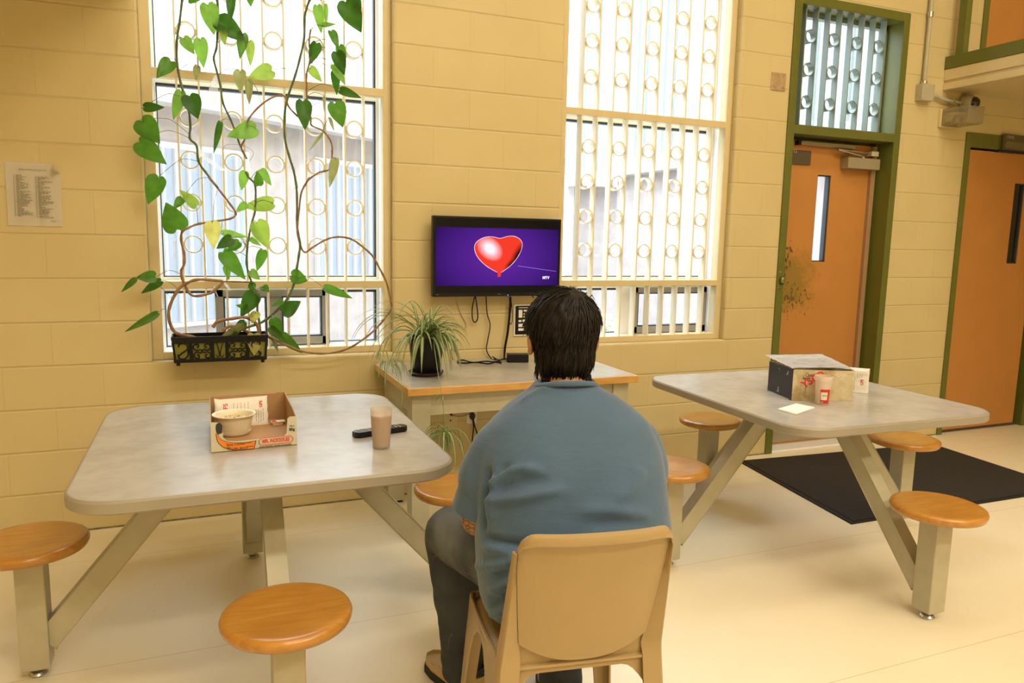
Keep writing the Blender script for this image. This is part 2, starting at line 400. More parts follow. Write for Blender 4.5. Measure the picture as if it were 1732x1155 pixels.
# ------------------------------------------------------------------ windows
def window(name, X0, X1, slider, second_mullion):
    w = root(name, ((X0+X1)/2, .06, WZ0), kind='structure')
    ix0, ix1 = X0+.048, X1-.042
    rails = [(WZ0, .84), (1.148, 1.186), (2.138, 2.178), (3.2, WZ1)]
    bm = B()
    box(bm, (X0, .05, WZ0), (ix0, .115, WZ1), .003); box(bm, (ix1, .05, WZ0), (X1, .115, WZ1), .003)
    for a, b in rails: box(bm, (ix0-.002, .0503, a), (ix1+.002, .1147, b), .003)
    ob('frame', bm, M['paint'], w)
    bx0 = ix0+.102
    pitch = (ix1-.098-bx0)/9
    for i in range(10):
        x = bx0+pitch*i; bm = B()
        for (a, b), (c, d) in zip(rails, rails[1:]): box(bm, (x-.0042, .055, b-.001), (x+.0042, .109, c+.001))
        ob('grille_bar', bm, M['grille'], w)
    for k in range(5):
        xc = bx0+pitch*(2*k+.5)
        for z in (1.364, 1.564, 1.765, 1.965, 2.357, 2.556, 2.752, 2.95):
            bm = B(); R, t = .0430, .0062
            lathe(bm, [(R, .055), (R, .107), (R-t, .107), (R-t, .055), (R, .055)], (xc, 0, z), 36, (0, 1, 0))
            for sgn in (-1, 1): box(bm, (xc+sgn*(R-.001), .058, z-.012), (xc+sgn*(pitch/2-.003), .104, z+.012))
            bmesh.ops.remove_doubles(bm, verts=bm.verts, dist=1e-5)
            ob('ring', bm, M['grille'], w, smooth=True)
    bm = B()
    for x0, x1 in ((X0+.001, ix0), (ix1, X1-.001)): box(bm, (x0, .115, WZ0+.001), (x1, .166, WZ1-.001))
    box(bm, (ix0, .115, WZ0+.001), (ix1, .166, .838)); ob('jamb_liner', bm, M['white_paint'], w)
    # aluminium window behind the grille
    bm = B(); gk = B()
    ax0, ax1 = X0+.005, X1-.005
    secs = [(WZ0+.004, 1.10), (1.195, 2.075), (2.204, WZ1-.004)]
    for x0, x1 in ((ax0, ax0+.051), (ax1-.051, ax1)): box(bm, (x0, .165, WZ0), (x1, .212, WZ1), .002)
    for z0, z1 in ((WZ0, WZ0+.045), (1.13, 1.200), (2.130, 2.172), (WZ1-.04, WZ1)): box(bm, (ax0, .167, z0), (ax1, .210, z1), .002)
    ob('sash_frame', bm, M['alu'], w)
    for z0, z1 in ((WZ0+.045, 1.13), (1.200, 2.130), (2.172, WZ1-.04)):
        x0, x1 = ax0+.051, ax1-.051; t = .009
        box(gk, (x0, .170, z1-t*1.4), (x1, .207, z1)); box(gk, (x0, .170, z0), (x1, .207, z0+t*.6)); box(gk, (x0, .170, z0), (x0+t*.5, .207, z1)); box(gk, (x1-t, .170, z0), (x1, .207, z1))
    ob('gasket', gk, M['gasket'], w)
    bm = B(); box(bm, (ax0+.03, .190, WZ0+.02), (ax1-.03, .194, WZ1-.02)); ob('pane', bm, M['glass'], w)
    # sliding vent in the lower band
    bm = B(); s0, s1 = slider; z0, z1 = WZ0+.04, 1.135; y0, y1 = .150, .200
    box(bm, (s0, y0, z0), (s0+.04, y1, z1), .002); box(bm, (s1-.04, y0, z0), (s1, y1, z1), .002)
    box(bm, (s0, y0, z0), (s1, y1, z0+.042), .002); box(bm, (s0, y0, z1-.036), (s1, y1, z1), .002)
    if second_mullion: box(bm, (second_mullion-.042, y0+.008, z0), (second_mullion+.036, y1, z1), .002)
    sl = ob('sliding_sash', bm, mat('weathered_aluminium', (.34, .33, .31), .45, .4) if 'weathered_aluminium' not in bpy.data.materials else bpy.data.materials['weathered_aluminium'], w)
    bm = B(); t = .007
    for a, b in ([(s0+.04, second_mullion-.042), (second_mullion+.036, s1-.04)] if second_mullion else [(s0+.04, s1-.04)]):
        zb, zt = z0+.042, z1-.036
        for q in ((a, zb, a+t, zt), (b-t, zb, b, zt), (a, zb, b, zb+t), (a, zt-t, b, zt)): box(bm, (q[0], y0+.003, q[1]), (q[2], y1-.003, q[3]))
    ob('sash_gasket', bm, M['gasket'], w)
    if not second_mullion:
        bm = B(); box(bm, (s0-.085, .170, z0), (s0-.075, .204, z1)); ob('mullion_gasket', bm, M['gasket'], w)
        bm = B(); box(bm, (s0-.075, .165, z0), (s0, .207, z1)); ob('mullion', bm, M['alu'], w)
    return w
window('window_1', *WIN[0], (.045, .616), .335)
window('window_2', *WIN[1], (2.50, 3.078), None)

# ------------------------------------------------------------------ door 1 with barred transom
d1 = root('door_1', ((D1[0]+D1[1])/2, .05, 0), kind='structure')
bm = B(); a, b, zt = D1; fy0, fy1 = -.012, .20
box(bm, (a, fy0, 0), (a+.056, fy1, zt), .003); box(bm, (b-.056, fy0, 0), (b, fy1, zt), .003)
box(bm, (a+.055, fy0+.0005, zt-.058), (b-.055, fy1, zt), .003); box(bm, (a+.055, fy0+.0005, 2.135), (b-.055, fy1, 2.192), .003)
box(bm, (a+.056, .165, 0), (a+.072, .20, 2.135)); box(bm, (b-.075, .120, 0), (b-.056, .20, 2.135), .002)
box(bm, (a+.056, .165, 2.12), (b-.056, .20, 2.135))
ob('door_frame', bm, M['green'], d1)
bm = B(); box(bm, (b-.113, .105, .01), (b-.076, .185, 2.115), .002); ob('astragal', bm, mat('brown_door_edge', (.36, .22, .12), .4), d1)
def door_leaf(x0, x1, y0, y1, z0, z1, wx0, wx1, wz0, wz1, m, parent, gl):
    bm = B(); holes_wall(bm, x0, x1, z0, z1, y0, y1, [(wx0, wx1, wz0, wz1)]); l = ob('door_leaf', bm, m, parent)
    bm = B(); t = .008
    for q in ((wx0, wz0, wx0+t, wz1), (wx1-t*1.6, wz0, wx1, wz1), (wx0, wz0, wx1, wz0+t), (wx0, wz1-t, wx1, wz1)): box(bm, (q[0], y0+.006, q[1]), (q[2], y1-.004, q[3]))
    ob('pane_gasket', bm, M['gasket'], l)
    bm = B(); box(bm, (wx0, (y0+y1)/2-.003, wz0), (wx1, (y0+y1)/2+.003, wz1)); ob('pane', bm, gl, l)
    return l
def stained_door():
    t = NT('scuffed_orange_door'); co = t.coord('Object'); sp = t.add('ShaderNodeSeparateXYZ'); t.link(co, sp.inputs[0])
    X, Z = sp.outputs['X'], sp.outputs['Z']   # metres from the leaf's root
    def blob(cx, cz, rx, rz):
        dx = t.math('DIVIDE', t.math('SUBTRACT', X, cx), rx); dz = t.math('DIVIDE', t.math('SUBTRACT', Z, cz), rz)
        d = t.math('SQRT', t.math('ADD', t.math('MULTIPLY', dx, dx), t.math('MULTIPLY', dz, dz)))
        return t.math('SUBTRACT', 1.0, d)
    n1 = t.noise(co, 17, 6, .7); n2 = t.noise(t.mapping(co, scale=(1, 1, .55)), 42, 4, .7)
    base = t.ramp(t.noise(co, 5, 3), [(.3, (.485, .215, .053)), (.7, (.515, .229, .058))])
    g = t.math('MULTIPLY', t.math('ADD', blob(-.26, 1.17, .26, .25), t.math('MULTIPLY', t.math('SUBTRACT', n1, .5), 1.8)), 1.6)
    m1 = t.add('ShaderNodeMix', data_type='RGBA'); t.link(t.ramp(g, [(.0, (0,)*3), (.9, (.7,)*3)]), m1.inputs['Factor']); t.link(base, m1.inputs[6]); m1.inputs[7].default_value = (.20, .15, .02, 1)
    k = t.math('ADD', blob(-.37, 1.26, .13, .19), t.math('MULTIPLY', t.math('SUBTRACT', n2, .53), 4.5))
    m2 = t.add('ShaderNodeMix', data_type='RGBA'); t.link(t.ramp(k, [(.15, (0,)*3), (.5, (.95,)*3)]), m2.inputs['Factor']); t.link(m1.outputs[2], m2.inputs[6]); m2.inputs[7].default_value = (.035, .025, .01, 1)
    k2 = t.math('ADD', blob(-.27, 1.06, .20, .16), t.math('MULTIPLY', t.math('SUBTRACT', n2, .60), 8))
    m3 = t.add('ShaderNodeMix', data_type='RGBA'); t.link(t.ramp(k2, [(.3, (0,)*3), (.5, (.85,)*3)]), m3.inputs['Factor']); t.link(m2.outputs[2], m3.inputs[6]); m3.inputs[7].default_value = (.06, .045, .015, 1)
    t.link(m3.outputs[2], t.p.inputs['Base Color']); t.p.inputs['Roughness'].default_value = .42
    return t.m
leaf1 = door_leaf(a+.057, b-.114, .13, .175, .015, 2.118, 3.915, 4.034, 1.307, 1.90, stained_door(), d1, M['glass'])
bm = B(); box(bm, (a+.058, .122, .03), (b-.116, .13, .20), .002); ob('kick_plate', bm, M['closer'], d1)
bm = B(); box(bm, (a+.03, .0, 0.0), (b-.03, .23, .014), .004); ob('threshold', bm, M['alu'], d1)
bm = B(); box(bm, (4.107, .055, 1.950), (4.40, .13, 2.024), .004); cl = ob('door_closer', bm, M['closer'], d1)
bm = B(); beam(bm, (4.27, .085, 2.035), (4.02, .072, 2.066), .018, .008); beam(bm, (4.02, .072, 2.070), (4.33, .10, 2.064), .016, .008); lathe(bm, [(0, 0), (.013, 0), (.013, .02), (0, .02)], (4.27, .09, 2.02), 12); ob('closer_arm', bm, M['chrome'], cl)
bm = B(); box(bm, (4.335, .075, 2.045), (4.40, .13, 2.078), .002); ob('arm_bracket', bm, mat('pale_bracket', (.62, .56, .42), .4, .2), cl)
bm = B(); box(bm, (3.72, .095, 2.085), (4.20, .13, 2.112), .003); tr = ob('holder_track', bm, M['closer'], d1)
bm = B(); box(bm, (3.695, .093, 2.083), (3.72, .13, 2.114), .002); ob('track_end', bm, M['black'], tr)
bm = B(); box(bm, (3.56, .118, 1.957), (3.836, .13, 2.052), .006); sg = ob('number_plate', bm, M['bronze'], d1)
o3 = PY(1345, 255.5, .116); bm = text_bm('12', .034, o3, (1, 0, 0), (0, 0, 1)); ob('lettering', bm, mat('plate_lettering', (.55, .50, .36), .6), sg)
# strike and bolt hardware on the left jamb
bm = B(); k0 = PY(1321, 474, -.012)
lathe(bm, [(0, .0), (.018, 0), (.016, .012), (.008, .02), (0, .02)], k0+V3((0, -.02, 0)), 20, (0, 1, 0)); sphere(bm, k0+V3((.004, -.012, 0)), .021, 16, (1, .7, 1.25))
for dz in (.052, -.052): sphere(bm, k0+V3((-.004 if dz > 0 else -.010, 0, dz)), .010, 12, (1.5, .45, .7))
ob('bolt_knob', bm, mat('painted_bolt', (.22, .22, .12), .25, .6), d1, smooth=True)
# transom grille
gx0, gx1, gz0, gz1 = a+.056, b-.056, 2.192, zt-.058
bars = [hit(x, y, 1, .03).x for x, y in ((1343, 209),)]
pitch = (gx1-gx0)/8.9
for i in range(8):
    x = gx0+pitch*(.62+1.0*i)+ (.0 if i % 2 else 0)
    bm = B(); box(bm, (x-.0035, .02, gz0), (x+.0035, .066, gz1)); ob('transom_bar', bm, M['greenblue'], d1)
for k in range(4):
    xc = gx0+pitch*(.62+2*k+.5)
    for z in (2.345, 2.55, 2.755):
        bm = B(); R, t = .0425, .0038
        lathe(bm, [(R, .02), (R, .066), (R-t, .066), (R-t, .02), (R, .02)], (xc, 0, z), 36, (0, 1, 0)); bmesh.ops.remove_doubles(bm, verts=bm.verts, dist=1e-5)
        for sgn in (-1, 1): box(bm, (xc+sgn*(R-.001), .024, z-.010), (xc+sgn*(pitch/2-.003), .062, z+.010))
        ob('transom_ring', bm, M['greenblue'], d1, smooth=True)
bm = B(); t = .028
for q in ((gx0, gz0, gx0+t, gz1), (gx1-t, gz0, gx1, gz1), (gx0, gz0, gx1, gz0+t), (gx0, gz1-t, gx1, gz1)): box(bm, (q[0], .12, q[1]), (q[2], .17, q[3]), .002)
ob('transom_sash', bm, M['greenblue'], d1)
bm = B(); box(bm, (gx0, .14, gz0), (gx1, .144, gz1)); ob('transom_pane', bm, M['glass'], d1)

# ------------------------------------------------------------------ door 2 and the door on the mezzanine
def plain_door(name, D, z0, frame_l, head, win, sign):
    a, b, zt = D; d = root(name, ((a+b)/2, .05, z0), kind='structure')
    bm = B(); box(bm, (a, -.012, z0), (a+frame_l, .2, zt), .003); box(bm, (b-.05, -.012, z0), (b, .2, zt), .003); box(bm, (a+frame_l-.001, -.0115, zt-head), (b-.049, .2, zt), .003)
    box(bm, (b-.12, .06, z0), (b-.05, .2, zt-head+.001), .003)
    ob('door_frame', bm, M['green'], d)
    l = door_leaf(a+frame_l+.002, b-.121, .012, .057, z0+.028, zt-head-.014, *win, M['door'], d, mat('dark_glass', (.012, .010, .008), .08) if 'dark_glass' not in bpy.data.materials else bpy.data.materials['dark_glass'])
    bm = B(); box(bm, (a+frame_l, .03, z0), (b-.05, .19, z0+.02)); ob('threshold', bm, M['bronze'], d)
    bm = B(); box(bm, (a-.02, .21, z0-.02), (b+.02, .235, zt+.02)); ob('backing', bm, M['blackmatte'], d)
    if sign:
        bm = B(); box(bm, (5.515, -.03, 2.155), (5.745, -.012, 2.268), .004); s = ob('number_plate', bm, M['bronze'], d)
        bm = B(); box(bm, (5.535, -.033, 2.165), (5.735, -.03, 2.215)); ob('plate_insert', bm, mat('plate_insert', (.16, .135, .075), .25), s)
        bm = text_bm('CB101', .030, (5.545, -.0312, 2.246), (1, 0, 0), (0, 0, 1), align='LEFT'); ob('lettering', bm, bpy.data.materials['plate_lettering'], s)
        bm = B(); box(bm, (5.50, -.0125, 2.138), (6.04, .03, 2.156)); ob('head_gap', bm, M['blackmatte'], d)
    return d
plain_door('door_2', D2, 0, .05, .104, (5.755, 5.87, 1.31, 1.92), True)
plain_door('door_3', D3, 2.70, .052, .10, (5.82, 5.93, 4.1, 4.6), False)

# ------------------------------------------------------------------ the courtyard outside
E_ST = mat('pink_split_stone', (0.322, 0.276, 0.260), .9, var=.12, scale=5, bump=.9, bscale=14)
E_PK = mat('pink_render', (0.343, 0.291, 0.270), .85, var=.05, scale=2)
E_SD = mat('pale_metal_siding', (0.322, 0.364, 0.354), .5, var=.03)
E_FA = mat('pale_fascia', (0.42, 0.39, 0.37), .6)
E_GL = mat('grey_blue_glazing', (0.25, 0.28, 0.33), .15)
E_WH = mat('white_window_frame', (0.426, 0.426, 0.426), .5)
E_GR = mat('pale_paving', (0.416, 0.416, 0.395), .9, var=.04)
bm = B(); box(bm, (-14, .24, -.3), (26, 26, -.12)); tag(ob('ground_outside', bm, E_GR), kind='structure')
def wing(name, label, A, Bp, z_fascia, z_top, wins):
    """courtyard wing: a wall from A to Bp (plan), a fascia band, siding above, windows as (s0, s1, z0, z1)"""
    A, Bp = V3((*A, 0)), V3((*Bp, 0)); d = (Bp-A).normalized(); n = V3((d.y, -d.x, 0)); L = (Bp-A).length
    if n.dot(V3((2, 0, 0))-A) < 0: n = -n
    r = root(name, (A.x, A.y, -.12), label, 'building')
    def slab(s0, s1, z0, z1, o0, o1, nm, m, par=r):
        bm = B(); c = A+d*(s0+s1)/2+n*(o0+o1)/2; c.z = (z0+z1)/2
        obox(bm, c, d*(s1-s0)/2, n*(o1-o0)/2, V3((0, 0, (z1-z0)/2))); return ob(nm, bm, m, par)
    slab(0, L, -.12, z_fascia, -.3, 0, 'wall', E_ST if wins is not None else E_PK)
    slab(-.2, L+.2, z_fascia, z_fascia+.28, -.3, .25, 'fascia', E_FA)
    if z_top > z_fascia+.3:
        bm = B(); k = int(L/.3)
        for i in range(k):
            c = A+d*(i+.5)*.3; c.z = (z_fascia+.28+z_top)/2
            obox(bm, c-n*.15, d*.15, n*.12, V3((0, 0, (z_top-z_fascia-.28)/2))); obox(bm, c-n*.02+d*.1, d*.03, n*.03, V3((0, 0, (z_top-z_fascia-.28)/2)))
        ob('siding', bm, E_SD, r)
    for s0, s1, z0, z1 in wins or []:
        w = slab(s0-.06, s1+.06, z0-.06, z1+.06, .0, .04, 'window', E_WH); slab(s0, s1, z0, z1, .03, .05, 'pane', E_GL, w)
        bm = B(); m = max(2, int((s1-s0)/.14))
        for i in range(1, m):
            c = A+d*(s0+(s1-s0)*i/m)+n*.07; c.z = (z0+z1)/2; obox(bm, c, d*.012, n*.02, V3((0, 0, (z1-z0)/2)))
        ob('window_bars', bm, E_WH, w)
    return r
wing('courtyard_wing', 'pink stone building wing with barred windows seen through the left window', (-1.6, 3.6), (6.2, 9.2), 2.66, 2.9, [(1.2, 2.5, .5, 2.25), (3.6, 4.6, .9, 2.3)])
wing('courtyard_wing', 'pink walled building wing with pale metal siding above, seen through the right window', (7.0, 9.9), (12.4, 9.9), 2.5, 7, [(1.2, 2.0, .8, 2.1)])
wing('courtyard_wing', 'stone building wing with pale fascia and siding seen through the door transom', (7.6, .9), (7.6, 9.2), 2.65, 7, [])
bm = B(); box(bm, (3.98, 1.3, -.12), (4.6, 1.9, 6)); tag(ob('stone_pier', bm, E_ST), 'rough pink stone pier just outside the right window', 'pillar')

# young shrub leaves just outside the lower right window
sh = root('window_shrub', (2.36, .62, -.12), 'small bright green shrub outside the lower pane of the right window, beside the man\'s head', 'plant')
bm = B(); lf = B()
for i, (px, py) in enumerate(((1026, 552), (1031, 565), (1037, 560), (1030, 542), (1024, 568), (1040, 568), (1020, 560))):
    p = PY(px, py, .5+.03*i); tube(bm, [(2.36, .62, -.12), (p.x*.5+1.18, .6, .45), p], [.004, .003, .002], 6)
    for s in (-1, 1):
        d = V3((s*.05, random.uniform(-.02, .02), random.uniform(.0, .02))); n = V3((0, -.3, .9)); w = d.cross(n).normalized()*.018
        flat_poly(lf, [p, p+d*.4+w, p+d*.8+w*.6, p+d, p+d*.8-w*.6, p+d*.4-w])
M['leaf_light'] = leaf_mat('light_leaf', (.13, .27, .045), (.24, .45, .05))
ob('stem', bm, M['stemg'], sh, smooth=True); ob('foliage', lf, M['leaf_light'], sh)

# ------------------------------------------------------------------ light
vs = scene.view_settings; scene.display_settings.display_device = 'sRGB'
vs.view_transform = 'Standard'; vs.look = 'None'; vs.exposure = .14; vs.gamma = 1; vs.use_curve_mapping = False
scene.cycles.use_denoising = True; scene.cycles.max_bounces = 10; scene.cycles.transparent_max_bounces = 16; scene.cycles.sample_clamp_indirect = 8
scene.cycles.caustics_reflective = False; scene.cycles.caustics_refractive = False
w = bpy.data.worlds.new('overcast_sky'); scene.world = w; w.use_nodes = True
nt_ = w.node_tree; bg = nt_.nodes['Background']; bg.inputs[0].default_value = (.76, .88, 1, 1)
# overcast sky, far brighter overhead than at the horizon
tc = nt_.nodes.new('ShaderNodeTexCoord'); sx = nt_.nodes.new('ShaderNodeSeparateXYZ'); nt_.links.new(tc.outputs['Generated'], sx.inputs[0])
pw2 = nt_.nodes.new('ShaderNodeMath'); pw2.operation = 'MULTIPLY'; nt_.links.new(sx.outputs['Z'], pw2.inputs[0]); nt_.links.new(sx.outputs['Z'], pw2.inputs[1])
mm = nt_.nodes.new('ShaderNodeMath'); mm.operation = 'MULTIPLY_ADD'; nt_.links.new(pw2.outputs[0], mm.inputs[0]); mm.inputs[1].default_value = 21.0; mm.inputs[2].default_value = 1.9
m0 = nt_.nodes.new('ShaderNodeMath'); m0.operation = 'MAXIMUM'; nt_.links.new(mm.outputs[0], m0.inputs[0]); m0.inputs[1].default_value = 1.0; nt_.links.new(m0.outputs[0], bg.inputs[1])
def area(name, loc, sx, sy, power, col, rot=(0, 0, 0)):
    l = bpy.data.lights.new(name, 'AREA'); l.shape = 'RECTANGLE'; l.size = sx; l.size_y = sy; l.energy = power; l.color = col
    o = bpy.data.objects.new(name, l); COL.objects.link(o); o.location = loc; o.rotation_euler = rot; return o
WARM = (1, .875, .665)
# ceiling luminaires of the hall
for y, pw in ((-2.4, 21), (-4.9, 52), (-7.4, 84)):
    for x in (.3, 2.3, 4.1): area('luminaire_lamp', (x, y, 5.49), 1.4, .5, pw, WARM)
for i, (x, y) in enumerate(((6.4, -2.2), (6.4, -5.0))):
    area('mezzanine_lamp', (x, y, 2.50), 1.2, .3, 5, WARM)

# ------------------------------------------------------------------ the two four-seat tables
def rounded_rect(x0, x1, y0, y1, r, z, n=10):
    out = []
    for cx, cy, a0 in ((x1-r, y1-r, 0), (x0+r, y1-r, PI/2), (x0+r, y0+r, PI), (x1-r, y0+r, 1.5*PI)):
        for i in range(n+1):
            a = a0+PI/2*i/n; out.append(V3((cx+r*math.cos(a), cy+r*math.sin(a), z)))
    return out
def cluster_table(loc, half, seats, rot=0):
    """half = (x-, x+, y-, y+) of the top; seats = four (dx, dy) post positions"""
    t = root('cluster_table', (loc[0], loc[1], 0), rz=rot)
    T = dict(parent=t, local=True)
    x0, x1, y0, y1 = half; r = .135
    bm = B(); prism(bm, rounded_rect(x0+.003, x1-.003, y0+.003, y1-.003, r-.003, .712, 10), (0, 0, .028)); top = ob('tabletop', bm, M['lam'], **T)
    bm = B(); prof = [(0, .704), (.006, .7015), (.006, .7385), (0, .7405)]
    ring = [rounded_rect(x0-o+.0, x1+o, y0-o, y1+o, r+o, z, 10) for o, z in ((-.02, .703), (0, .703), (.005, .708), (.005, .734), (0, .7398), (-.004, .7405))]
    vs = [[bm.verts.new(p) for p in q] for q in ring]
    for A, Bq in zip(vs, vs[1:]):
        for i in range(len(A)): bm.faces.new((A[i], A[(i+1) % len(A)], Bq[(i+1) % len(A)], Bq[i]))
    ob('edge_band', bm, M['edge'], smooth=True, **T)
    bm = B(); box(bm, (-.30, -.045, .688), (.30, .045, .7125), .002); box(bm, (-.045, -.30, .6885), (.045, .30, .712), .002); ob('support_plate', bm, M['steel'], **T)
    for dx, dy in seats:
        d = V3((dx, dy, 0)).normalized(); s = V3((-d.y, d.x, 0)); p = V3((dx, dy, 0))
        bm = B(); h = .041; box(bm, (dx-h, dy-h, .032), (dx+h, dy+h, .418), .004); post = ob('post', bm, M['steel'], **T)
        bm = B(); lathe(bm, [(0, 0), (.026, 0), (.028, .006), (.022, .013), (.009, .015), (.009, .034), (0, .034)], (dx, dy, 0), 20); ob('leveling_foot', bm, M['chrome'], post, local=True, smooth=True)
        bm = B(); beam(bm, p-d*.030+V3((0, 0, .115)), d*.19+V3((0, 0, .700)), .052, .074, bev=.004)
        ob('arm', bm, M['steel'], **T)
        bm = B(); R = .167
        lathe(bm, [(0, .4195), (R-.02, .4195), (R-.006, .424), (R-.001, .434), (R, .442), (R-.003, .450), (R-.012, .4545), (R-.03, .4545), (R*.6, .4515), (R*.3, .4500), (0, .4495)], (dx, dy, 0), 56)
        ob('seat', bm, M['seatwood'], smooth=True, angle=50, **T)
    return t
S7 = .70
tb = cluster_table((.17, -1.275), (-.527, .53, -.575, .572), [(-.708, .0), (0, -.735), (.722, .06), (-.012, .70)])
tag(tb, 'grey topped four-seat table with attached stools holding the noodle box and milk cup', 'table', 'four-seat cluster tables')
tb2 = copy_tree(tb); tb2.location = (2.575, -1.28, 0); tb2.rotation_euler = (0, 0, math.radians(-1.5))
tag(tb2, 'grey topped four-seat table with attached stools holding the coffee carton, near the doors', 'table', 'four-seat cluster tables')

# ------------------------------------------------------------------ side table under the television
tv_t = root('side_table', (1.42, -.37, 0), 'long grey topped table with orange wooden edge standing against the wall under the television', 'table')
tx0, tx1, ty0, ty1 = .822, 2.018, -.722, -.012
bm = B(); box(bm, (tx0+.01, ty0+.01, .715), (tx1-.01, ty1, .75), .001); ob('tabletop', bm, M['lam'], tv_t)
bm = B(); box(bm, (tx0, ty0, .714), (tx1, ty0+.011, .7495), .003); box(bm, (tx0, ty0+.0105, .714), (tx0+.011, ty1, .7495), .003); box(bm, (tx1-.011, ty0+.0105, .714), (tx1, ty1, .7495), .003); ob('wood_edge', bm, M['edgewood'], tv_t)
bm = B(); box(bm, (tx0+.11, -.665, .608), (tx1-.07, -.645, .714), .001); box(bm, (tx0+.10, -.06, .608), (tx1-.07, -.04, .714)); box(bm, (tx0+.045, -.66, .608), (tx0+.065, -.05, .714)); box(bm, (tx1-.065, -.66, .608), (tx1-.045, -.05, .714)); ob('apron', bm, M['steel'], tv_t)
for x, y in ((tx0+.031, -.678), (tx1-.118, -.678), (tx0+.05, -.118), (tx1-.118, -.118)):
    bm = B(); box(bm, (x, y, .012), (x+.088, y+.088, .714), .003); l = ob('leg', bm, M['steel'], tv_t)
    bm = B(); box(bm, (x+.008, y+.008, 0), (x+.08, y+.08, .012)); ob('foot', bm, M['black'], l)

# ------------------------------------------------------------------ television
TVX0, TVX1, TVZ0, TVZ1, TVY = 1.117, 1.862, 1.108, 1.536, -.10
tv = root('television', ((TVX0+TVX1)/2, -.06, TVZ0), 'flat black television on the wall showing a red heart balloon on purple', 'television')
def tvp(u, v, o=.0006): return V3((TVX0+(TVX1-TVX0)*u, TVY+.004-o, TVZ1-(TVZ1-TVZ0)*v))
bm = B(); box(bm, (TVX0, TVY, TVZ0), (TVX1, TVY+.04, TVZ1), .004); box(bm, (TVX0+.12, TVY+.038, TVZ0+.05), (TVX1-.12, TVY+.062, TVZ1-.08), .01); ob('housing', bm, M['black'], tv)
bm = B(); box(bm, (1.40, TVY+.06, 1.2), (1.60, -.001, 1.45), .003); ob('wall_bracket', bm, M['blackmatte'], tv)
bm = B(); box(bm, (TVX0+.012, TVY-.0012, TVZ0+.020), (TVX1-.012, TVY+.003, TVZ1-.012)); pan = ob('screen', bm, mat('dark_screen', (.006, .006, .009), .12, spec=.2), tv)
def tvq(u, v, o): return V3((TVX0+(TVX1-TVX0)*u, TVY-.0012-o, TVZ1-(TVZ1-TVZ0)*v))
t = NT('purple_picture'); t.n.remove(t.p); co = t.coord(); mp = t.mapping(co, scale=(1, 1, 1.5))
gl = t.add('ShaderNodeVectorMath', operation='LENGTH'); t.link(mp, gl.inputs[0])
col = t.ramp(t.math('MULTIPLY', gl.outputs['Value'], 2.0), [(.15, (.105, .018, .30)), (.55, (.060, .012, .205)), (.95, (.014, .004, .055))])
e = t.add('ShaderNodeEmission'); t.link(col, e.inputs[0]); e.inputs[1].default_value = 1.0; t.link(e.outputs[0], t.out.inputs[0])
bm = B(); c0 = tvq(.5, .5, 0); box(bm, tvq(.02, .862, 0)-c0, tvq(.978, .137, .0006)-c0)
pic = ob('picture', bm, t.m, pan, local=True); pic.location = c0-tv.location
def pxy(x, y, o): return tvq((x-86)/1474, (y-97-(x-86)*.031)/(935), o)
heart = [(815, 365), (760, 350), (700, 346), (650, 354), (605, 374), (565, 405), (545, 440), (541, 480), (552, 530), (580, 585), (625, 640), (680, 690), (740, 730), (800, 765), (812, 785), (808, 818), (826, 824), (846, 818), (850, 770), (905, 735), (960, 690), (1010, 635), (1050, 575), (1080, 510), (1092, 450), (1084, 410), (1055, 372), (1010, 348), (960, 340), (910, 345), (860, 360)]
t = NT('heart_picture'); t.n.remove(t.p); co = t.coord()
def rad(cx, cz, sx, sz, rot=0):
    mp = t.mapping(co, scale=(1, 1, 1)); v = t.add('ShaderNodeVectorMath', operation='SUBTRACT'); t.link(mp, v.inputs[0]); v.inputs[1].default_value = (cx, 0, cz)
    m2 = t.add('ShaderNodeMapping', vector_type='TEXTURE'); t.link(v.outputs[0], m2.inputs[0]); m2.inputs['Rotation'].default_value = (0, rot, 0); m2.inputs['Scale'].default_value = (sx, 1, sz)
    l = t.add('ShaderNodeVectorMath', operation='LENGTH'); t.link(m2.outputs[0], l.inputs[0]); return l.outputs['Value']
hc = pxy(815, 570, .0006)
hl = pxy(715, 485, 0)-hc; dk = pxy(1075, 590, 0)-hc; dk2 = pxy(960, 690, 0)-hc
m1 = t.add('ShaderNodeMix', data_type='RGBA'); t.link(t.ramp(rad(dk.x, dk.z, .055, .12, math.radians(30)), [(.45, (1,)*3), (1.0, (0,)*3)]), m1.inputs['Factor']); m1.inputs[6].default_value = (.86, .045, .022, 1); m1.inputs[7].default_value = (.05, .004, .004, 1)
m3 = t.add('ShaderNodeMix', data_type='RGBA'); t.link(t.ramp(rad(dk2.x, dk2.z, .05, .03, math.radians(-42)), [(.3, (.9,)*3), (1.0, (0,)*3)]), m3.inputs['Factor']); t.link(m1.outputs[2], m3.inputs[6]); m3.inputs[7].default_value = (.07, .006, .005, 1)
m2 = t.add('ShaderNodeMix', data_type='RGBA'); t.link(t.ramp(rad(hl.x, hl.z, .085, .06, math.radians(35)), [(.30, (1,)*3), (.6, (.45,)*3), (1.0, (0,)*3)]), m2.inputs['Factor']); t.link(m3.outputs[2], m2.inputs[6]); m2.inputs[7].default_value = (1, .86, .95, 1)
e = t.add('ShaderNodeEmission'); t.link(m2.outputs[2], e.inputs[0]); e.inputs[1].default_value = 1.0; t.link(e.outputs[0], t.out.inputs[0])
bm = B(); prism(bm, [pxy(x, y, .0008)-hc for x, y in heart], (0, -.0004, 0)); bm.faces.ensure_lookup_table()
hp = ob('heart_image', bm, t.m, pan, local=True); hp.location = hc-tv.location
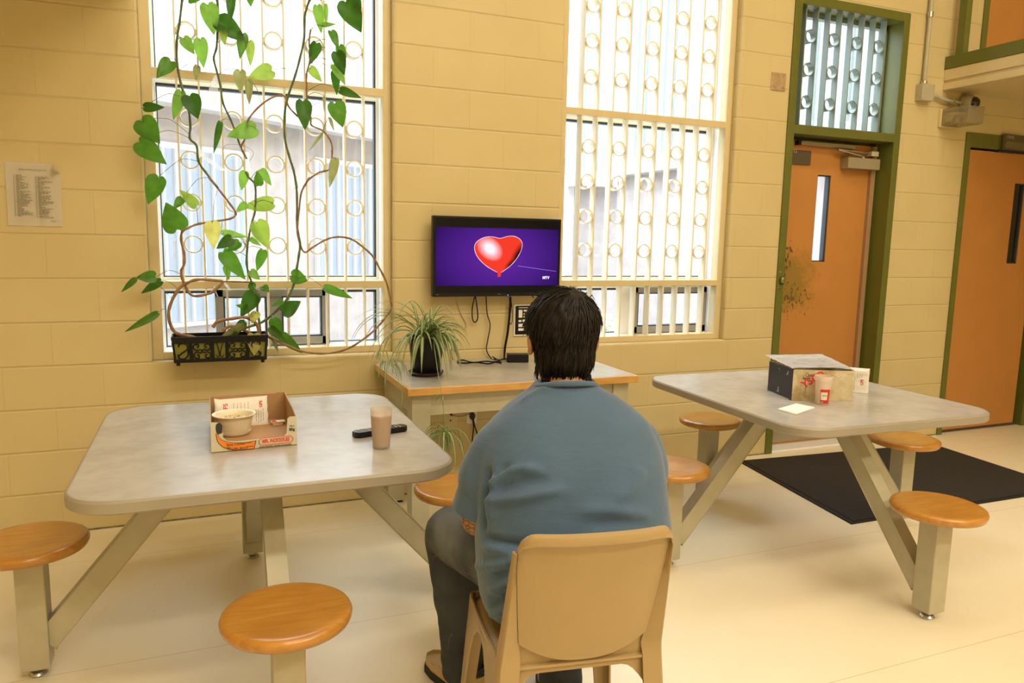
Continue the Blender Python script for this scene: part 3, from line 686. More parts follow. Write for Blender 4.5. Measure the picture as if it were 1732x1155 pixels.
bm = B(); tube(bm, spline([pxy(x, y, .0012) for x, y in heart[:14]], 4), [.0011+.0007*random.random() for _ in range(53)], 5); tube(bm, spline([pxy(x, y, .0012) for x, y in heart[18:]+heart[:1]], 4), [.0011+.0007*random.random() for _ in range(53)], 5)
W_E = emit_mat('white_picture_light', (1, .85, .95), .9); ob('heart_rim', bm, W_E, pan)
bm = B(); tube(bm, [pxy(1045, 697, .0012), pxy(1507, 776, .0012)], [.0011, .0009], 5); ob('light_streak', bm, emit_mat('lilac_streak', (.42, .25, .85), 1), pan)
bm = text_bm('MTV', .021, pxy(1386, 851, .0012), (1, 0, 0), (0, 0, 1), bold=.0009); ob('channel_logo', bm, emit_mat('logo_light', (.85, .9, 1), 1), pan)
bm = text_bm('RCA', .0075, tvq(.508, .973, .0002), (1, 0, 0), (0, 0, 1)); ob('maker_mark', bm, M['inkgrey'], tv)
bm = text_bm('HDMI', .006, tvq(.033, .972, .0002), (1, 0, 0), (0, 0, 1)); ob('port_mark', bm, M['inkgrey'], tv)
bm = B(); lathe(bm, [(0, 0), (.0024, 0), (.0024, .002), (0, .002)], tvq(.575, .985, .002), 10, (0, -1, 0)); ob('power_light', bm, emit_mat('blue_led', (.15, .25, 1), 3), tv)

def cable(name, pts, r, label, m='black', cat='cable', sub=None, k=8, flat=1, dup=0):
    bm = B(); sp = spline(pts, k); tube(bm, sp, r, 8, flat=flat)
    if dup:
        tube(bm, [p+V3((dup, -.002, 0)) for p in sp], r, 8, flat=flat)
    return tag(ob(name, bm, M[m], smooth=True), label, cat)
Yc = -.03
cable('hanging_cable', [PY(803, 501, -.055), PY(799, 520, Yc), PY(799, 538, Yc), PY(803, 545, Yc), PY(808, 538, Yc), PY(807, 520, Yc), PY(804, 501, -.055)], .0035, 'short black cable loop hanging under the left half of the television')
cable('television_cable', [PY(822, 501, -.055), PY(824, 530, Yc), PY(829, 550, Yc), PY(825, 575, Yc), PY(823, 592, Yc), PY(831, 606, Yc), PZ(846, 614, .754), PZ(842, 609, .756), PY(833, 603, Yc-.01)], .0032, 'thin black cable hanging from the middle of the television to the table')
cable('power_cable', [PY(862, 502, -.055), PY(862, 520, Yc), PY(858, 560, Yc), PY(853, 590, Yc), PY(852, 612, Yc-.02)], .0036, 'straight black power cable hanging from the right half of the television', dup=.006)
cable('slack_cable', [PY(863, 503, -.05), PY(866, 520, Yc), PY(866, 545, Yc), PY(862, 545, Yc), PY(861, 520, Yc)], .0022, 'thin black cable loop hanging beside the power cable')
cable('adapter_lead', [PZ(857, 607, .757), PZ(847, 608, .757), PZ(838, 612, .758), PZ(826, 615, .758), PZ(806, 613, .757), PZ(786, 614, .757), PZ(776, 613, .757), PZ(775, 610, .757), PZ(784, 609, .757), PZ(800, 613, .762), PZ(822, 611, .762), PZ(846, 613, .762), PZ(845, 609, .757), PZ(836, 607, .757)], .0042, 'bundled black adapter lead lying on the table under the television')
bm = B(); a0, a1 = PZ(857, 612, .75), PZ(893, 612, .75); dd = (a1-a0).normalized()
obox(bm, (a0+a1)/2+V3((0, 0, .024))+dd.cross(V3((0, 0, -1)))*.0, dd*(a1-a0).length/2, V3((-dd.y, dd.x, 0))*.027, V3((0, 0, .0235)), .004)
tag(ob('power_adapter', bm, M['black']), 'black power adapter brick lying on the table just left of the man\'s head', 'power adapter')
cable('wall_wire', [PY(770, 505), PY(779, 530, -.006), PY(788, 548, -.006), PY(785, 558, -.006)], .0018, 'faint tan wire running down the wall below the television', 'edge')
cable('wall_wire', [PY(772, 575, -.006), PY(764, 590, -.006), PY(766, 605, -.008), PY(769, 611, -.012)], .0022, 'tan wire running down the wall beside the spider plant', 'edge')

# small framed notice behind the man's head
n0, n1 = PY(869, 515, -.001), PY(869, 568, -.001); nw = .20
nt = root('wall_notice', (n0.x, -.004, n1.z), 'small black and white framed notice on the wall under the television\'s right end', 'notice')
bm = B(); box(bm, (n0.x, -.010, n1.z), (n0.x+nw, -.0005, n0.z), .001); ob('frame', bm, M['white'], nt)
bm = B(); box(bm, (n0.x+.007, -.0115, n1.z+.008), (n0.x+nw-.007, -.0098, n0.z-.007)); ob('black_panel', bm, M['black'], nt)
bm = B(); X, Z = n0.x, n0.z
for q in ((.027, .016, .19, .020), (.027, .030, .050, .075), (.058, .030, .19, .040), (.058, .050, .19, .058), (.058, .066, .19, .075), (.027, .088, .045, .10), (.052, .086, .19, .10), (.027, .110, .19, .128), (.027, .136, .08, .150)): box(bm, (X+q[0], -.0122, Z-q[3]), (X+q[2], -.0114, Z-q[1]))
ob('white_blocks', bm, M['white'], nt)

# outlets under the side table
def outlet(x0, x1, ztop, zbot, label, m):
    r = root('wall_outlet', ((x0+x1)/2, -.003, zbot), label, 'outlet')
    bm = B(); box(bm, (x0, -.007, zbot), (x1, -.0003, ztop), .002); ob('cover_plate', bm, m, r); return r
p, q = PY(752, 690), PY(773, 719)
o1 = outlet(p.x, q.x, q.z+.115, q.z, 'cream wall plate with a tan wire plugged in, under the table behind the hanging plantlet', M['paint'])
c = PY(763, 701, -.01); bm = B(); lathe(bm, [(0, 0), (.008, 0), (.006, .018), (0, .018)], c, 12, (0, -1, 0)); ob('jack_plug', bm, M['bronze'], o1)
c = PY(762, 711, -.008); bm = B(); lathe(bm, [(0, 0), (.005, 0), (.005, .003), (0, .003)], c, 12, (0, -1, 0)); ob('screw', bm, M['bronze'], o1)
p, q = PY(789, 690), PY(806, 715)
o2 = outlet(p.x, q.x, q.z+.115, q.z, 'white wall outlet with a black plug in it, under the table left of the man', M['white'])
c = PY(798, 703, -.008); bm = B(); sphere(bm, c+V3((0, -.012, 0)), .017, 14, (1, .9, 1.3)); sphere(bm, c+V3((.0, -.012, .05)), .017, 14, (1, .9, 1.2)); ob('plug', bm, mat('dark_plug', (.05, .015, .01), .4), o2, smooth=True)
cable('plug_cord', [PY(799, 706, -.03), PY(801, 722, -.03), PY(799, 745, -.03), PY(800, 775, -.03), PY(806, 800, -.03)], .0038, 'black cord dropping from the plug in the white outlet')
cable('plug_cord', [PY(800, 706, -.034), PY(804, 724, -.034), PY(812, 745, -.03), PY(822, 770, -.03)], .0038, 'black cord slanting right from the plug in the white outlet')
cable('wall_wire', [PY(764, 702, -.026), PY(775, 704, -.02), PY(788, 702, -.02), PY(798, 695, -.022), PY(800, 688, -.03)], .0024, 'tan wire linking the cream wall plate to the white outlet', 'stemb')

# ------------------------------------------------------------------ fittings on the wall
p0, p1 = PY(1305, 122), PY(1327, 155)
bm = B(); box(bm, (p0.x, -.006, p1.z), (p1.x, -.0003, p0.z), .002); wp = tag(ob('wall_plate', bm, mat('worn_plate', (.50, .36, .22), .35, .3, var=.2, scale=30)), 'small worn metal cover plate on the wall left of the barred transom', 'wall plate')
for dx, dz in ((.02, -.02), (p1.x-p0.x-.02, -.02), (.02, p1.z-p0.z+.02), (p1.x-p0.x-.02, p1.z-p0.z+.02)):
    bm = B(); lathe(bm, [(0, 0), (.004, 0), (.003, .002), (0, .002)], (p0.x+dx, -.006, p0.z+dz), 10, (0, -1, 0)); ob('screw', bm, M['chrome'], wp, local=True)
cx = PY(1561, 80).x+.03
cd = root('conduit', (4.66, -.02, 2.43), 'grey electrical conduit running down the wall to a junction box beside the green framed door', 'conduit')
bm = B(); tube(bm, [(4.655, -.024, 5.5), (4.655, -.024, 3.4), (4.655, -.024, 2.53)], .014, 12); ob('pipe', bm, M['steel'], cd, smooth=True)
bm = B(); lathe(bm, [(.0145, -.02), (.019, -.018), (.019, .018), (.0145, .02)], (4.655, -.024, 3.0), 14); ob('coupling', bm, M['chrome'], cd, smooth=True); bm = B(); lathe(bm, [(.0145, -.012), (.02, -.012), (.02, .012), (.0145, .012)], (4.655, -.024, 2.55), 14); ob('coupling', bm, M['chrome'], cd, smooth=True)
bm = B(); box(bm, (4.608, -.055, 2.428), (4.728, -.0005, 2.54), .003); bx = ob('junction_box', bm, M['steel'], cd)
for dx in (.012, .108):
    for dz in (.012, .1):
        bm = B(); lathe(bm, [(0, 0), (.004, 0), (.003, .002), (0, .002)], (4.608+dx, -.055, 2.428+dz), 8, (0, -1, 0)); ob('screw', bm, M['chrome'], bx)
bm = B(); tube(bm, spline([(4.728, -.025, 2.472), (4.78, -.025, 2.472), (4.85, -.03, 2.455), (4.93, -.035, 2.447), (5.022, -.035, 2.447)], 6), .012, 12); ob('branch_pipe', bm, M['steel'], cd, smooth=True)
bm = B(); box(bm, (4.935, -.05, 2.425), (4.945, -.0005, 2.465)); ob('strap', bm, M['chrome'], cd)
cm = root('security_camera', (5.10, -.05, 2.40), 'small dome security camera on the wall under the mezzanine edge', 'camera')
bm = B(); lathe(bm, [(0, 0), (.055, 0), (.058, .02), (.056, .05), (.045, .07), (.038, .075), (0, .075)], (5.085, -.0, 2.455), 28, V3((.30, -1, -.12))); ob('housing', bm, M['steel'], cm, smooth=True)
dv = V3((.30, -1, -.12)).normalized(); dc = V3((5.085, 0, 2.455))+dv*.072
bm = B(); sphere(bm, dc, .043, 22); ob('dome', bm, mat('smoked_dome', (.02, .012, .012), .06, coat=.5), cm, smooth=True)
em = root('emergency_light', (4.96, -.1, 2.27), 'emergency light inside a clear plastic guard box on the wall above the right door', 'emergency light')
bm = B(); box(bm, (4.852, -.022, 2.268), (5.03, -.0005, 2.395), .003); ob('back_plate', bm, M['paint'], em)
gm = frosted_mat('clear_guard', (.70, .67, .54), .30, .12)
bm = B(); box(bm, (4.86, -.22, 2.274), (5.02, -.0225, 2.390), .004); ob('guard_box', bm, gm, em)
bm = B(); box(bm, (4.885, -.09, 2.30), (4.995, -.0225, 2.365), .004); ob('battery_case', bm, M['paint'], em)
for dx in (4.905, 4.975):
    bm = B(); lathe(bm, [(0, 0), (.010, 0), (.022, .028), (.024, .034), (.019, .030), (0, .024)], (dx, -.09, 2.325), 20, V3((-.5, -1, -.2))); ob('lamp_head', bm, M['closer'], em, smooth=True)

# paper notice with two columns of small print
q = [PY(8, 273, -.002), PY(102, 278, -.002), PY(105, 383, -.002), PY(14, 381, -.002)]
nr = root('paper_notice', (q[3].x, -.002, q[3].z), 'white sheet of two printed columns taped to the left end of the wall', 'paper')
o, ex, ez = q[0], (q[1]-q[0]), (q[3]-q[0])
bm = B(); N = 14; g = [[None]*(N+1) for _ in range(N+1)]
for i in range(N+1):
    for j in range(N+1):
        u, v = i/N, j/N
        P = o+ex*u+ez*v; cu = max(0, (u-.86)/.14)*max(0, (.14-v)/.14)
        P.y -= .0015+.004*(math.sin(u*5+v*3)*.5+.5)*.5 + .05*cu; P.x -= .02*cu; P.z -= .03*cu
        g[i][j] = bm.verts.new(P)
for i in range(N):
    for j in range(N): bm.faces.new((g[i][j], g[i+1][j], g[i+1][j+1], g[i][j+1]))
ext = bmesh.ops.solidify(bm, geom=bm.faces[:], thickness=.0004)
ob('sheet', bm, mat('cream_paper', (.90, .84, .72), .7), nr, smooth=True)
def npt(u, v): P = o+ex*u+ez*v; P.y -= .0066; return P
bm = B(); rr = random.Random(3)
def line(u0, u1, v, h=.010):
    a, b2 = npt(u0, v), npt(u1, v); hh = V3((0, 0, -.28*h)); prism(bm, [a, b2, b2+hh, a+hh], (0, .0006, 0))
for c0, n0_, v0 in ((.14, 29, .20), (.53, 29, .215)):
    for k in range(n0_):
        v = v0+k*.0228; line(c0, c0+.018, v); u = c0+.045; end = u+rr.uniform(.05, .28)
        while u < end-.01:
            w2 = rr.uniform(.03, .075); line(u, min(u+w2, end), v); u += w2+.012
line(.78, .88, .915, .009); line(.92, .93, .905)
ob('small_print', bm, M['inkgrey'], nr)
bm = text_bm('Television Channel & Station List', .0088, npt(.49, .108), ex, V3((0, 0, 1)), maxw=.105); ob('heading', bm, M['inkgrey'], nr)

# ------------------------------------------------------------------ floor mat
mc = [V3((3.21, -.085, 0)), V3((3.04, -1.185, 0)), V3((4.77, -1.205, 0)), V3((4.87, -.19, 0))]
t = NT('ribbed_black_mat'); t.p.inputs['Base Color'].default_value = (.016, .015, .015, 1); t.p.inputs['Roughness'].default_value = .8
wv = t.add('ShaderNodeTexVoronoi'); t.link(t.coord(), wv.inputs['Vector']); wv.inputs['Scale'].default_value = 75; t.bump(wv.outputs['Distance'], .9, .004)
mt = root('floor_mat', (3.95, -.65, 0), 'large black rubber floor mat lying in front of the doors', 'mat')
ctr = sum(mc, V3())/4
bm = B(); prism(bm, [ctr+(p-ctr)*.965+V3((0, 0, .006)) for p in mc][::-1], (0, 0, .005)); ob('ribbed_surface', bm, t.m, mt)
bm = B(); prism(bm, [p for p in mc][::-1], (0, 0, .0065)); bmesh.ops.bevel(bm, geom=[e for e in bm.edges if all(v.co.z > .005 for v in e.verts)], offset=.0035, segments=2, affect='EDGES'); ob('border', bm, M['blackmatte'], mt)

# ------------------------------------------------------------------ things on the left table
TZ = .7405
M['card'] = mat('brown_cardboard', (.42, .24, .105), .8, var=.04, scale=14)
M['cardout'] = mat('printed_carton', (.60, .56, .42), .55)
M['orange'] = mat('orange_print', (.85, .25, .02), .5)
def carton_left():
    A, Bq = PZ(357.5, 766.5, TZ), PZ(502.5, 752.5, TZ); w = (Bq-A).normalized(); n = (V3((-w.y, w.x, 0))+w*.055).normalized(); L = (Bq-A).length; Dp = .375; up = V3((0, 0, 1))
    r = root('noodle_carton', ((A+Bq)/2+n*Dp/2)[:], 'open printed noodle carton tray on the left table holding a bowl and a paper bag', 'carton')
    P = lambda s, d, h: A+w*s+n*d+up*h
    th = .003; hr, hl, hb, lo = .096, .098, .104, .030
    bm = B(); prism(bm, [P(0, 0, 0), P(L, 0, 0), P(L, Dp, 0), P(0, Dp, 0)], up*th); ob('base', bm, M['card'], r)
    prof = [(0, 0), (L, 0), (L, hr), (L-.022, hr), (L-.029, hr-.006), (L-.032, lo+.012), (L-.044, lo+.002), (.075, lo), (.048, lo+.004), (.036, lo+.016), (.0345, hl-.024), (.031, hl-.008), (.022, hl-.002), (0, hl)]
    bm = B(); prism(bm, [P(s, 0, h) for s, h in prof], n*th); front = ob('front_panel', bm, M['cardout'], r)
    bm = B(); prism(bm, [P(0, Dp, 0), P(L, Dp, 0), P(L, Dp, hb-.002), P(L*.9, Dp, hb), P(L*.85, Dp, hb-.004), P(L*.5, Dp, hb-.001), P(0, Dp, hb-.002)], -n*th); ob('back_panel', bm, M['card'], r)
    for s, hh, nm in ((0, hl, 'side_panel'), (L, hr, 'side_panel')):
        pr = [(th, 0), (Dp-th, 0), (Dp-th, hb-.003), (Dp*.8, hb-.006), (Dp*.25, (hh+hb)/2), (Dp*.08, hh-.001), (th, hh)]
        bm = B(); prism(bm, [P(s, d, h) for d, h in pr], w*(th if s == 0 else -th)); ob(nm, bm, M['card'], r)
    o = w.cross(up)*.0006; q = lambda s, h: P(s, 0, h)+o
    # printed band, emblem and lettering of the front
    def arc(pts, k=5): return spline([q(*p) for p in pts], k)
    edge_o = [(.0125, .085), (.013, .055), (.024, .028), (.045, .010), (.070, .003)]; edge_i = [(.018, .066), (.030, .040), (.050, .030), (.080, .0245), (.1335, .0285)]
    bm = B(); lo_, hi_ = spline([q(*p) for p in [(.015, .062), (.019, .038), (.031, .020), (.050, .0085), (.072, .003), (.127, .0015)]], 4), spline([q(*p) for p in [(.0175, .066), (.027, .044), (.043, .034), (.067, .0275), (.095, .0245), (.1335, .0275)]], 4)
    for i in range(len(lo_)-1): bm.faces.new([bm.verts.new(v) for v in (lo_[i], lo_[i+1], hi_[i+1], hi_[i])])
    ob('orange_band', bm, M['orange'], front)
    bm = B(); hp = [(.0335, .062), (.0345, .086), (.030, .094), (.022, .0955), (.016, .090), (.0145, .078), (.0165, .065), (.022, .058)]
    flat_poly(bm, [q(*p)-n*.0002 for p in hp]); tube(bm, [p-n*.0001 for p in lo_], .0009, 5); tube(bm, [p-n*.0001 for p in hi_], .0006, 5); tube(bm, [q(.127, .0015), q(.1335, .0275)], .0012, 5); ob('black_outline', bm, M['ink'], front)
    rot = lambda a: (w*math.cos(a)+up*math.sin(a))
    bm = text_bm('Spicy Chicken', .0125, q(.073, .0225)-n*.0004, w, up, maxw=.056); merge(bm, text_bm('Poulet épicé', .0125, q(.078, .0085)-n*.0004, w, up, maxw=.058)); merge(bm, text_bm('FLAVOUR', .004, q(.112, .0232)-n*.0004, w, up)); merge(bm, text_bm('SAVEUR', .004, q(.049, .0125)-n*.0004, w, up)); merge(bm, text_bm('NOODLES', .004, q(.116, .0105)-n*.0004, w, up)); ob('flavour_lettering', bm, M['ink'], front)
    bm = text_bm('MR. NOODLES', .0165, q(.195, .0225)-n*.0004, w, up, bold=.0006, maxw=.084)
    pts = rounded_rect(-.0525, .0525, -.0115, .0115, .0112, 0, 8); c = q(.195, .0225)-n*.0002
    tube(bm, [c+w*p.x+up*p.y for p in pts+[pts[0]]], .0012, 5); ob('brand_lettering', bm, mat('noodle_red', (.72, .09, .03), .5), front)
    bm = text_bm('Instant Noodles  Nouilles instantanées', .0062, q(.193, .0055)-n*.0004, w, up, maxw=.1); merge(bm, text_bm('24 x', .0085, q(L-.0155, .066)-n*.0004, w, up)); merge(bm, text_bm('85g', .0125, q(L-.0155, .054)-n*.0004, w, up, bold=.0003)); ob('weight_lettering', bm, M['ink'], front)
    return A, w, n, L, Dp, th
cA, cw, cn, cL, cD, cth = carton_left(); up = V3((0, 0, 1)); CZ0 = TZ+cth+.0003
CP = lambda s, d, h=0: V3((cA+cw*s+cn*d).to_tuple()[:2]+(CZ0+h,))
# white plastic bowl
bc = PZ(396.5, 733.5, CZ0)
bo = root('plastic_bowl', bc[:], 'white ribbed plastic bowl with noodles in the left half of the carton tray', 'bowl')
bm = B(); lathe(bm, [(r_*1.18, z_*1.06) for r_, z_ in [(0, .002), (.034, .002), (.036, 0), (.040, .001), (.044, .008), (.0505, .050), (.0525, .058), (.057, .0635), (.0595, .065), (.0595, .067), (.056, .067), (.0515, .064), (.049, .052), (.042, .010), (.038, .006), (0, .005)]], bc, 56)
ob('shell', bm, mat('white_plastic', (.78, .72, .56), .35), bo, smooth=True, angle=60)
bm = B()
for i in range(60):
    a = 2*PI*i/60; d = V3((math.cos(a), math.sin(a), 0)); tube(bm, [bc+d*.0528+V3((0, 0, .010)), bc+d*.0548+V3((0, 0, .018))], .0009, 4); 
    if i % 2 == 0: tube(bm, [bc+d*.0584+V3((0, 0, .044)), bc+d*.0600+V3((0, 0, .052))], .0008, 4)
ob('ribs', bm, bpy.data.materials['white_plastic'], bo)
bm = B(); lathe(bm, [(0, .052), (.0555, .052), (.056, .050), (0, .049)], bc, 32)
rr = random.Random(5)
for i in range(80):
    a, rd = rr.uniform(0, 2*PI), rr.uniform(0, .047); c = bc+V3((math.cos(a)*rd, math.sin(a)*rd, .0530)); b2 = rr.uniform(0, 2*PI); l = rr.uniform(.006, .012)
    d = V3((math.cos(b2), math.sin(b2), 0)); tube(bm, spline([c-d*l, c+V3((-d.y, d.x, 0))*l*.5+V3((0, 0, .003)), c+d*l], 4), .0011, 5)
ob('noodles', bm, mat('pale_noodles', (.72, .62, .40), .6), bo, smooth=True)
bm = B()
for i in range(14):
    a, rd = rr.uniform(0, 2*PI), rr.uniform(0, .045); c = bc+V3((math.cos(a)*rd, math.sin(a)*rd, .0560)); obox(bm, c, (rr.uniform(.001, .004), .0006, 0), (0, rr.uniform(.001, .002), .0004), (0, 0, .0006))
ob('herb_flecks', bm, mat('dark_herbs', (.06, .07, .03), .7), bo)

M['bag'] = mat('white_paper_bag', (.80, .76, .70), .55, bump=.25, bscale=45)
def paper_bag(name, label, c, ax, ay, sx, sy, h, seed, lines, logo, fold=True):
    """upright soft paper pouch: ax along its width, ay its depth"""
    r = root(name, c[:], label, 'bag'); rr = random.Random(seed)
    bm = B(); NU, NV = 28, 14; rows = []
    for j in range(NV+1):
        v = j/NV; row = []
        taper = 1-.85*max(0, (v-.55)/.45)**1.3 if fold else 1-.12*v
        for i in range(NU):
            a = 2*PI*i/NU; ca, sa = math.cos(a), math.sin(a)
            ex = math.copysign(abs(ca)**.38, ca)*sx/2; ey = math.copysign(abs(sa)**.38, sa)*sy/2*taper
            nz = mnoise.noise(V3((ca*2+seed, sa*2, v*5)))*.004
            row.append(bm.verts.new(c+ax*(ex*(1-.03*v)+nz*ca)+ay*(ey+nz+(.10*sy*v if fold else 0))+V3((0, 0, h*v*(1+.05*math.sin(i*.45+seed)*v)))))
        rows.append(row)
    for A, Bq in zip(rows, rows[1:]):
        for i in range(NU): bm.faces.new((A[i], A[(i+1) % NU], Bq[(i+1) % NU], Bq[i]))
    bm.faces.new(rows[0][::-1]); bm.faces.new(rows[-1])
    body = ob('paper_body', bm, M['bag'], r, smooth=True, angle=70)
    return r, body
def on_bag(body, o, d):
    """point of a built part first met from o along d"""
    me = body.data; off = V3((0, 0, 0)); p = body
    while p is not None: off += p.location; p = p.parent
    bv = BVHTree.FromPolygons([v.co+off for v in me.vertices], [tuple(p.vertices) for p in me.polygons])
    h = bv.ray_cast(o, d); return h[0]
def wrap_text(bm, body, dirn, lift=.0008):
    me = body.data; off = V3((0, 0, 0)); p = body
    while p is not None: off += p.location; p = p.parent
    bv = BVHTree.FromPolygons([v.co+off for v in me.vertices], [tuple(p.vertices) for p in me.polygons]); dead = []
    for v in bm.verts:
        h = bv.ray_cast(v.co-dirn*.3, dirn)
        if h[0] is None: dead.append(v)
        else: v.co = h[0]-dirn*lift
    if dead: bmesh.ops.delete(bm, geom=dead, context='VERTS')
    return bm
def print_on(body, r, c, ax, dirn, lines, logo, lname='small_print'):
    """rows of small print (unreadable in the photo) and the red letters on a bag's face"""
    rr = random.Random(9); bm = B()
    for (s, h0, h1) in lines:
        h = h0
        while h < h1-.004:
            l = rr.uniform(.004, .011); q0, q1 = c+ax*s+V3((0, 0, h)), c+ax*s+V3((0, 0, min(h+l, h1)))
            vv = [bm.verts.new(p) for p in (q0, q0+ax*.0016, q1+ax*.0016, q1)]; bm.faces.new(vv); h += l+.0025
    ob(lname, wrap_text(bm, body, dirn), M['inkgrey'], r)
    for body_t, s, h, size, vert in logo:
        t_ = text_bm(body_t, size, c+ax*s+V3((0, 0, h)), V3((0, 0, 1)) if vert else ax, -ax if vert else V3((0, 0, 1)), depth=0, bold=.0006)
        ob('red_logo', wrap_text(t_, body, dirn), M['inkred'], r)
bgc = PZ(409, 718.5, CZ0)
bgr, bgb = paper_bag('paper_bag', 'white printed paper bag with red letters lying in the carton tray behind the bowl', bgc, cw, cn, .184, .046, .096, 2, 0, 0)
print_on(bgb, bgr, bgc, cw, cn, [(-.026, .046, .082), (-.014, .046, .084), (-.002, .050, .083), (.010, .050, .084), (.022, .054, .083), (.048, .014, .056), (.056, .008, .060), (.064, .012, .054), (.072, .016, .060)], [('GFS', -.052, .066, .020, True), ('GFS', .066, .074, .014, True)])
# small butter cup
kc = PZ(470, 718, CZ0)
kb = root('butter_cup', kc[:], 'tiny butter portion cup with a printed lid at the right end of the carton tray', 'cup')
bm = B(); prism(bm, [kc+cw*p.x+cn*p.y for p in rounded_rect(-.018, .018, -.010, .010, .004, 0, 4)], up*.010)
for v in bm.verts:
    if v.co.z > kc.z+.005: v.co = kc+(v.co-kc)*1.12; v.co.z = kc.z+.012
ob('tub', bm, mat('butter_yellow', (.78, .62, .30), .4), kb)
bm = B(); prism(bm, [kc+cw*p.x+cn*p.y+up*.0123 for p in rounded_rect(-.024, .024, -.014, .014, .005, 0, 4)], up*.0012); ob('lid', bm, M['white'], kb)
bm = B(); prism(bm, [kc+cw*p.x+cn*p.y+up*.0136 for p in ((V3((-.022, -.011, 0)), V3((-.004, -.012, 0)), V3((-.008, .011, 0)), V3((-.022, .011, 0))))], up*.0003); merge(bm, text_bm('LIBERTÉ', .008, kc+up*.0142+cw*.009, cw, cn, maxw=.022)) if False else None; ob('lid_print', bm, M['inkred'], kb)

# plastic tumbler of chocolate milk
gc = PZ(645, 757, TZ); gc.z = TZ+.0005
mk = root('milk_tumbler', gc[:], 'clear plastic tumbler of chocolate milk standing on the left table', 'cup')
bm = B(); lathe(bm, [(0, .002), (.026, .002), (.0268, 0), (.0275, .002), (.0355, .130), (.0345, .130), (.0270, .006), (0, .005)], gc, 44); ob('tumbler', bm, frosted_mat('frosted_tumbler', (.88, .84, .78), .35, .25), mk, smooth=True, angle=50)
bm = B(); lathe(bm, [(0, .0055), (.0262, .0062), (.0330, .106), (.0326, .1095), (.0300, .1100), (0, .1105)], gc, 44); ob('chocolate_milk', bm, mat('chocolate_milk', (.60, .42, .30), .35), mk, smooth=True, angle=50)
# remote control
r0, r1 = PZ(597, 735, TZ+.01), PZ(687, 722.5, TZ+.01); rd = (r1-r0).normalized(); rn = V3((-rd.y, rd.x, 0)); rc = (r0+r1)/2; rc.z = TZ+.0005
rm = root('remote_control', rc[:], 'black remote control lying on the left table behind the milk tumbler', 'remote control')
bm = B(); prism(bm, [rc+rd*p.x+rn*p.y for p in rounded_rect(-.098, .098, -.0225, .0225, .012, 0, 5)], up*.019); bmesh.ops.bevel(bm, geom=[e for e in bm.edges if abs(e.verts[0].co.z-e.verts[1].co.z) < .001], offset=.0045, segments=3, affect='EDGES'); ob('body', bm, M['black'], rm, smooth=True, angle=50)
bm = B()
for i in range(11):
    for j in range(3):
        if (i*3+j) % 5 == 4: continue
        c = rc+rd*(-.075+i*.0145)+rn*(-.0125+j*.0125)+up*.0188; lathe(bm, [(0, .0022), (.0035, .002), (.0042, 0)], c, 10)
ob('buttons', bm, M['inkgrey'], rm)

# ------------------------------------------------------------------ things on the right table
A, Bq, Cq = PZ(1299, 661, TZ), PZ(1339, 677.5, TZ), PZ(1441.5, 678.5, TZ)
w = (Cq-Bq).normalized(); n = V3((-w.y, w.x, 0)); L = (Cq-Bq).length; Dp = abs((A-Bq).dot(n))+.01; H = .139
cb = root('coffee_carton', ((Bq+Cq)/2+n*Dp/2)[:], 'worn coffee carton with a black end and torn lid on the right table', 'carton')
P = lambda s, d, h: Bq+w*s+n*d+up*h
slant = (A-Bq).dot(w)
t = NT('worn_carton_print'); co = t.coord(); nn = t.noise(co, 9, 6, .65); n2 = t.noise(co, 28, 4, .6)
c1 = t.ramp(nn, [(.36, (.36, .26, .12)), (.5, (.56, .47, .29)), (.66, (.66, .58, .41))]); mx = t.add('ShaderNodeMix', data_type='RGBA', blend_type='MULTIPLY'); mx.inputs['Factor'].default_value = .6; t.link(c1, mx.inputs[6]); t.link(t.ramp(n2, [(.3, (.75, .7, .62)), (.6, (1, 1, 1))]), mx.inputs[7]); t.link(mx.outputs[2], t.p.inputs['Base Color']); t.p.inputs['Roughness'].default_value = .6
M['worn'] = t.m
t = NT('scuffed_black_card'); sc = t.ramp(t.noise(t.coord(), 22, 5, .6), [(.62, (.008, .008, .012)), (.66, (.6, .58, .55))]); t.link(sc, t.p.inputs['Base Color']); t.p.inputs['Roughness'].default_value = .45
M['scuffblack'] = t.m
t = NT('torn_white_card'); co = t.coord(); t.link(t.ramp(t.noise(t.mapping(co, scale=(1, 2.2, 1)), 16, 6, .7), [(.32, (.52, .49, .48)), (.44, (.78, .77, .77)), (.6, (.88, .88, .89))]), t.p.inputs['Base Color']); t.p.inputs['Roughness'].default_value = .45; t.bump(t.noise(co, 24, 5), .5, .006)
M['torn'] = t.m
bm = B(); prism(bm, [P(0, 0, 0), P(L, 0, 0), P(L, 0, H), P(L*.96, 0, H-.004), P(L*.5, 0, H-.002), P(.01, 0, H), P(0, 0, H-.003)], n*.004); fr = ob('front_panel', bm, M['worn'], cb)
bm = B(); a0, a1 = P(0, .0035, 0), P(slant, Dp, 0); prism(bm, [a0, a1, a1+up*H, a0+up*H], w*.004); ob('end_panel', bm, M['scuffblack'], cb)
bm = B(); a0, a1 = P(L-.004, .0035, 0), P(L-.004+slant*.4, Dp, 0); prism(bm, [a0, a1, a1+up*H, a0+up*H], w*.004); ob('end_panel', bm, M['worn'], cb)
bm = B(); a0, a1 = P(slant, Dp-.004, 0), P(L+slant*.4, Dp-.004, 0); prism(bm, [a0, a1, a1+up*H, a0+up*H], n*.004); ob('back_panel', bm, M['worn'], cb)
bm = B(); prism(bm, [P(0, .004, 0), P(L, .004, 0), P(L+slant*.4, Dp-.004, 0), P(slant, Dp-.004, 0)], up*.003); ob('base', bm, M['worn'], cb)
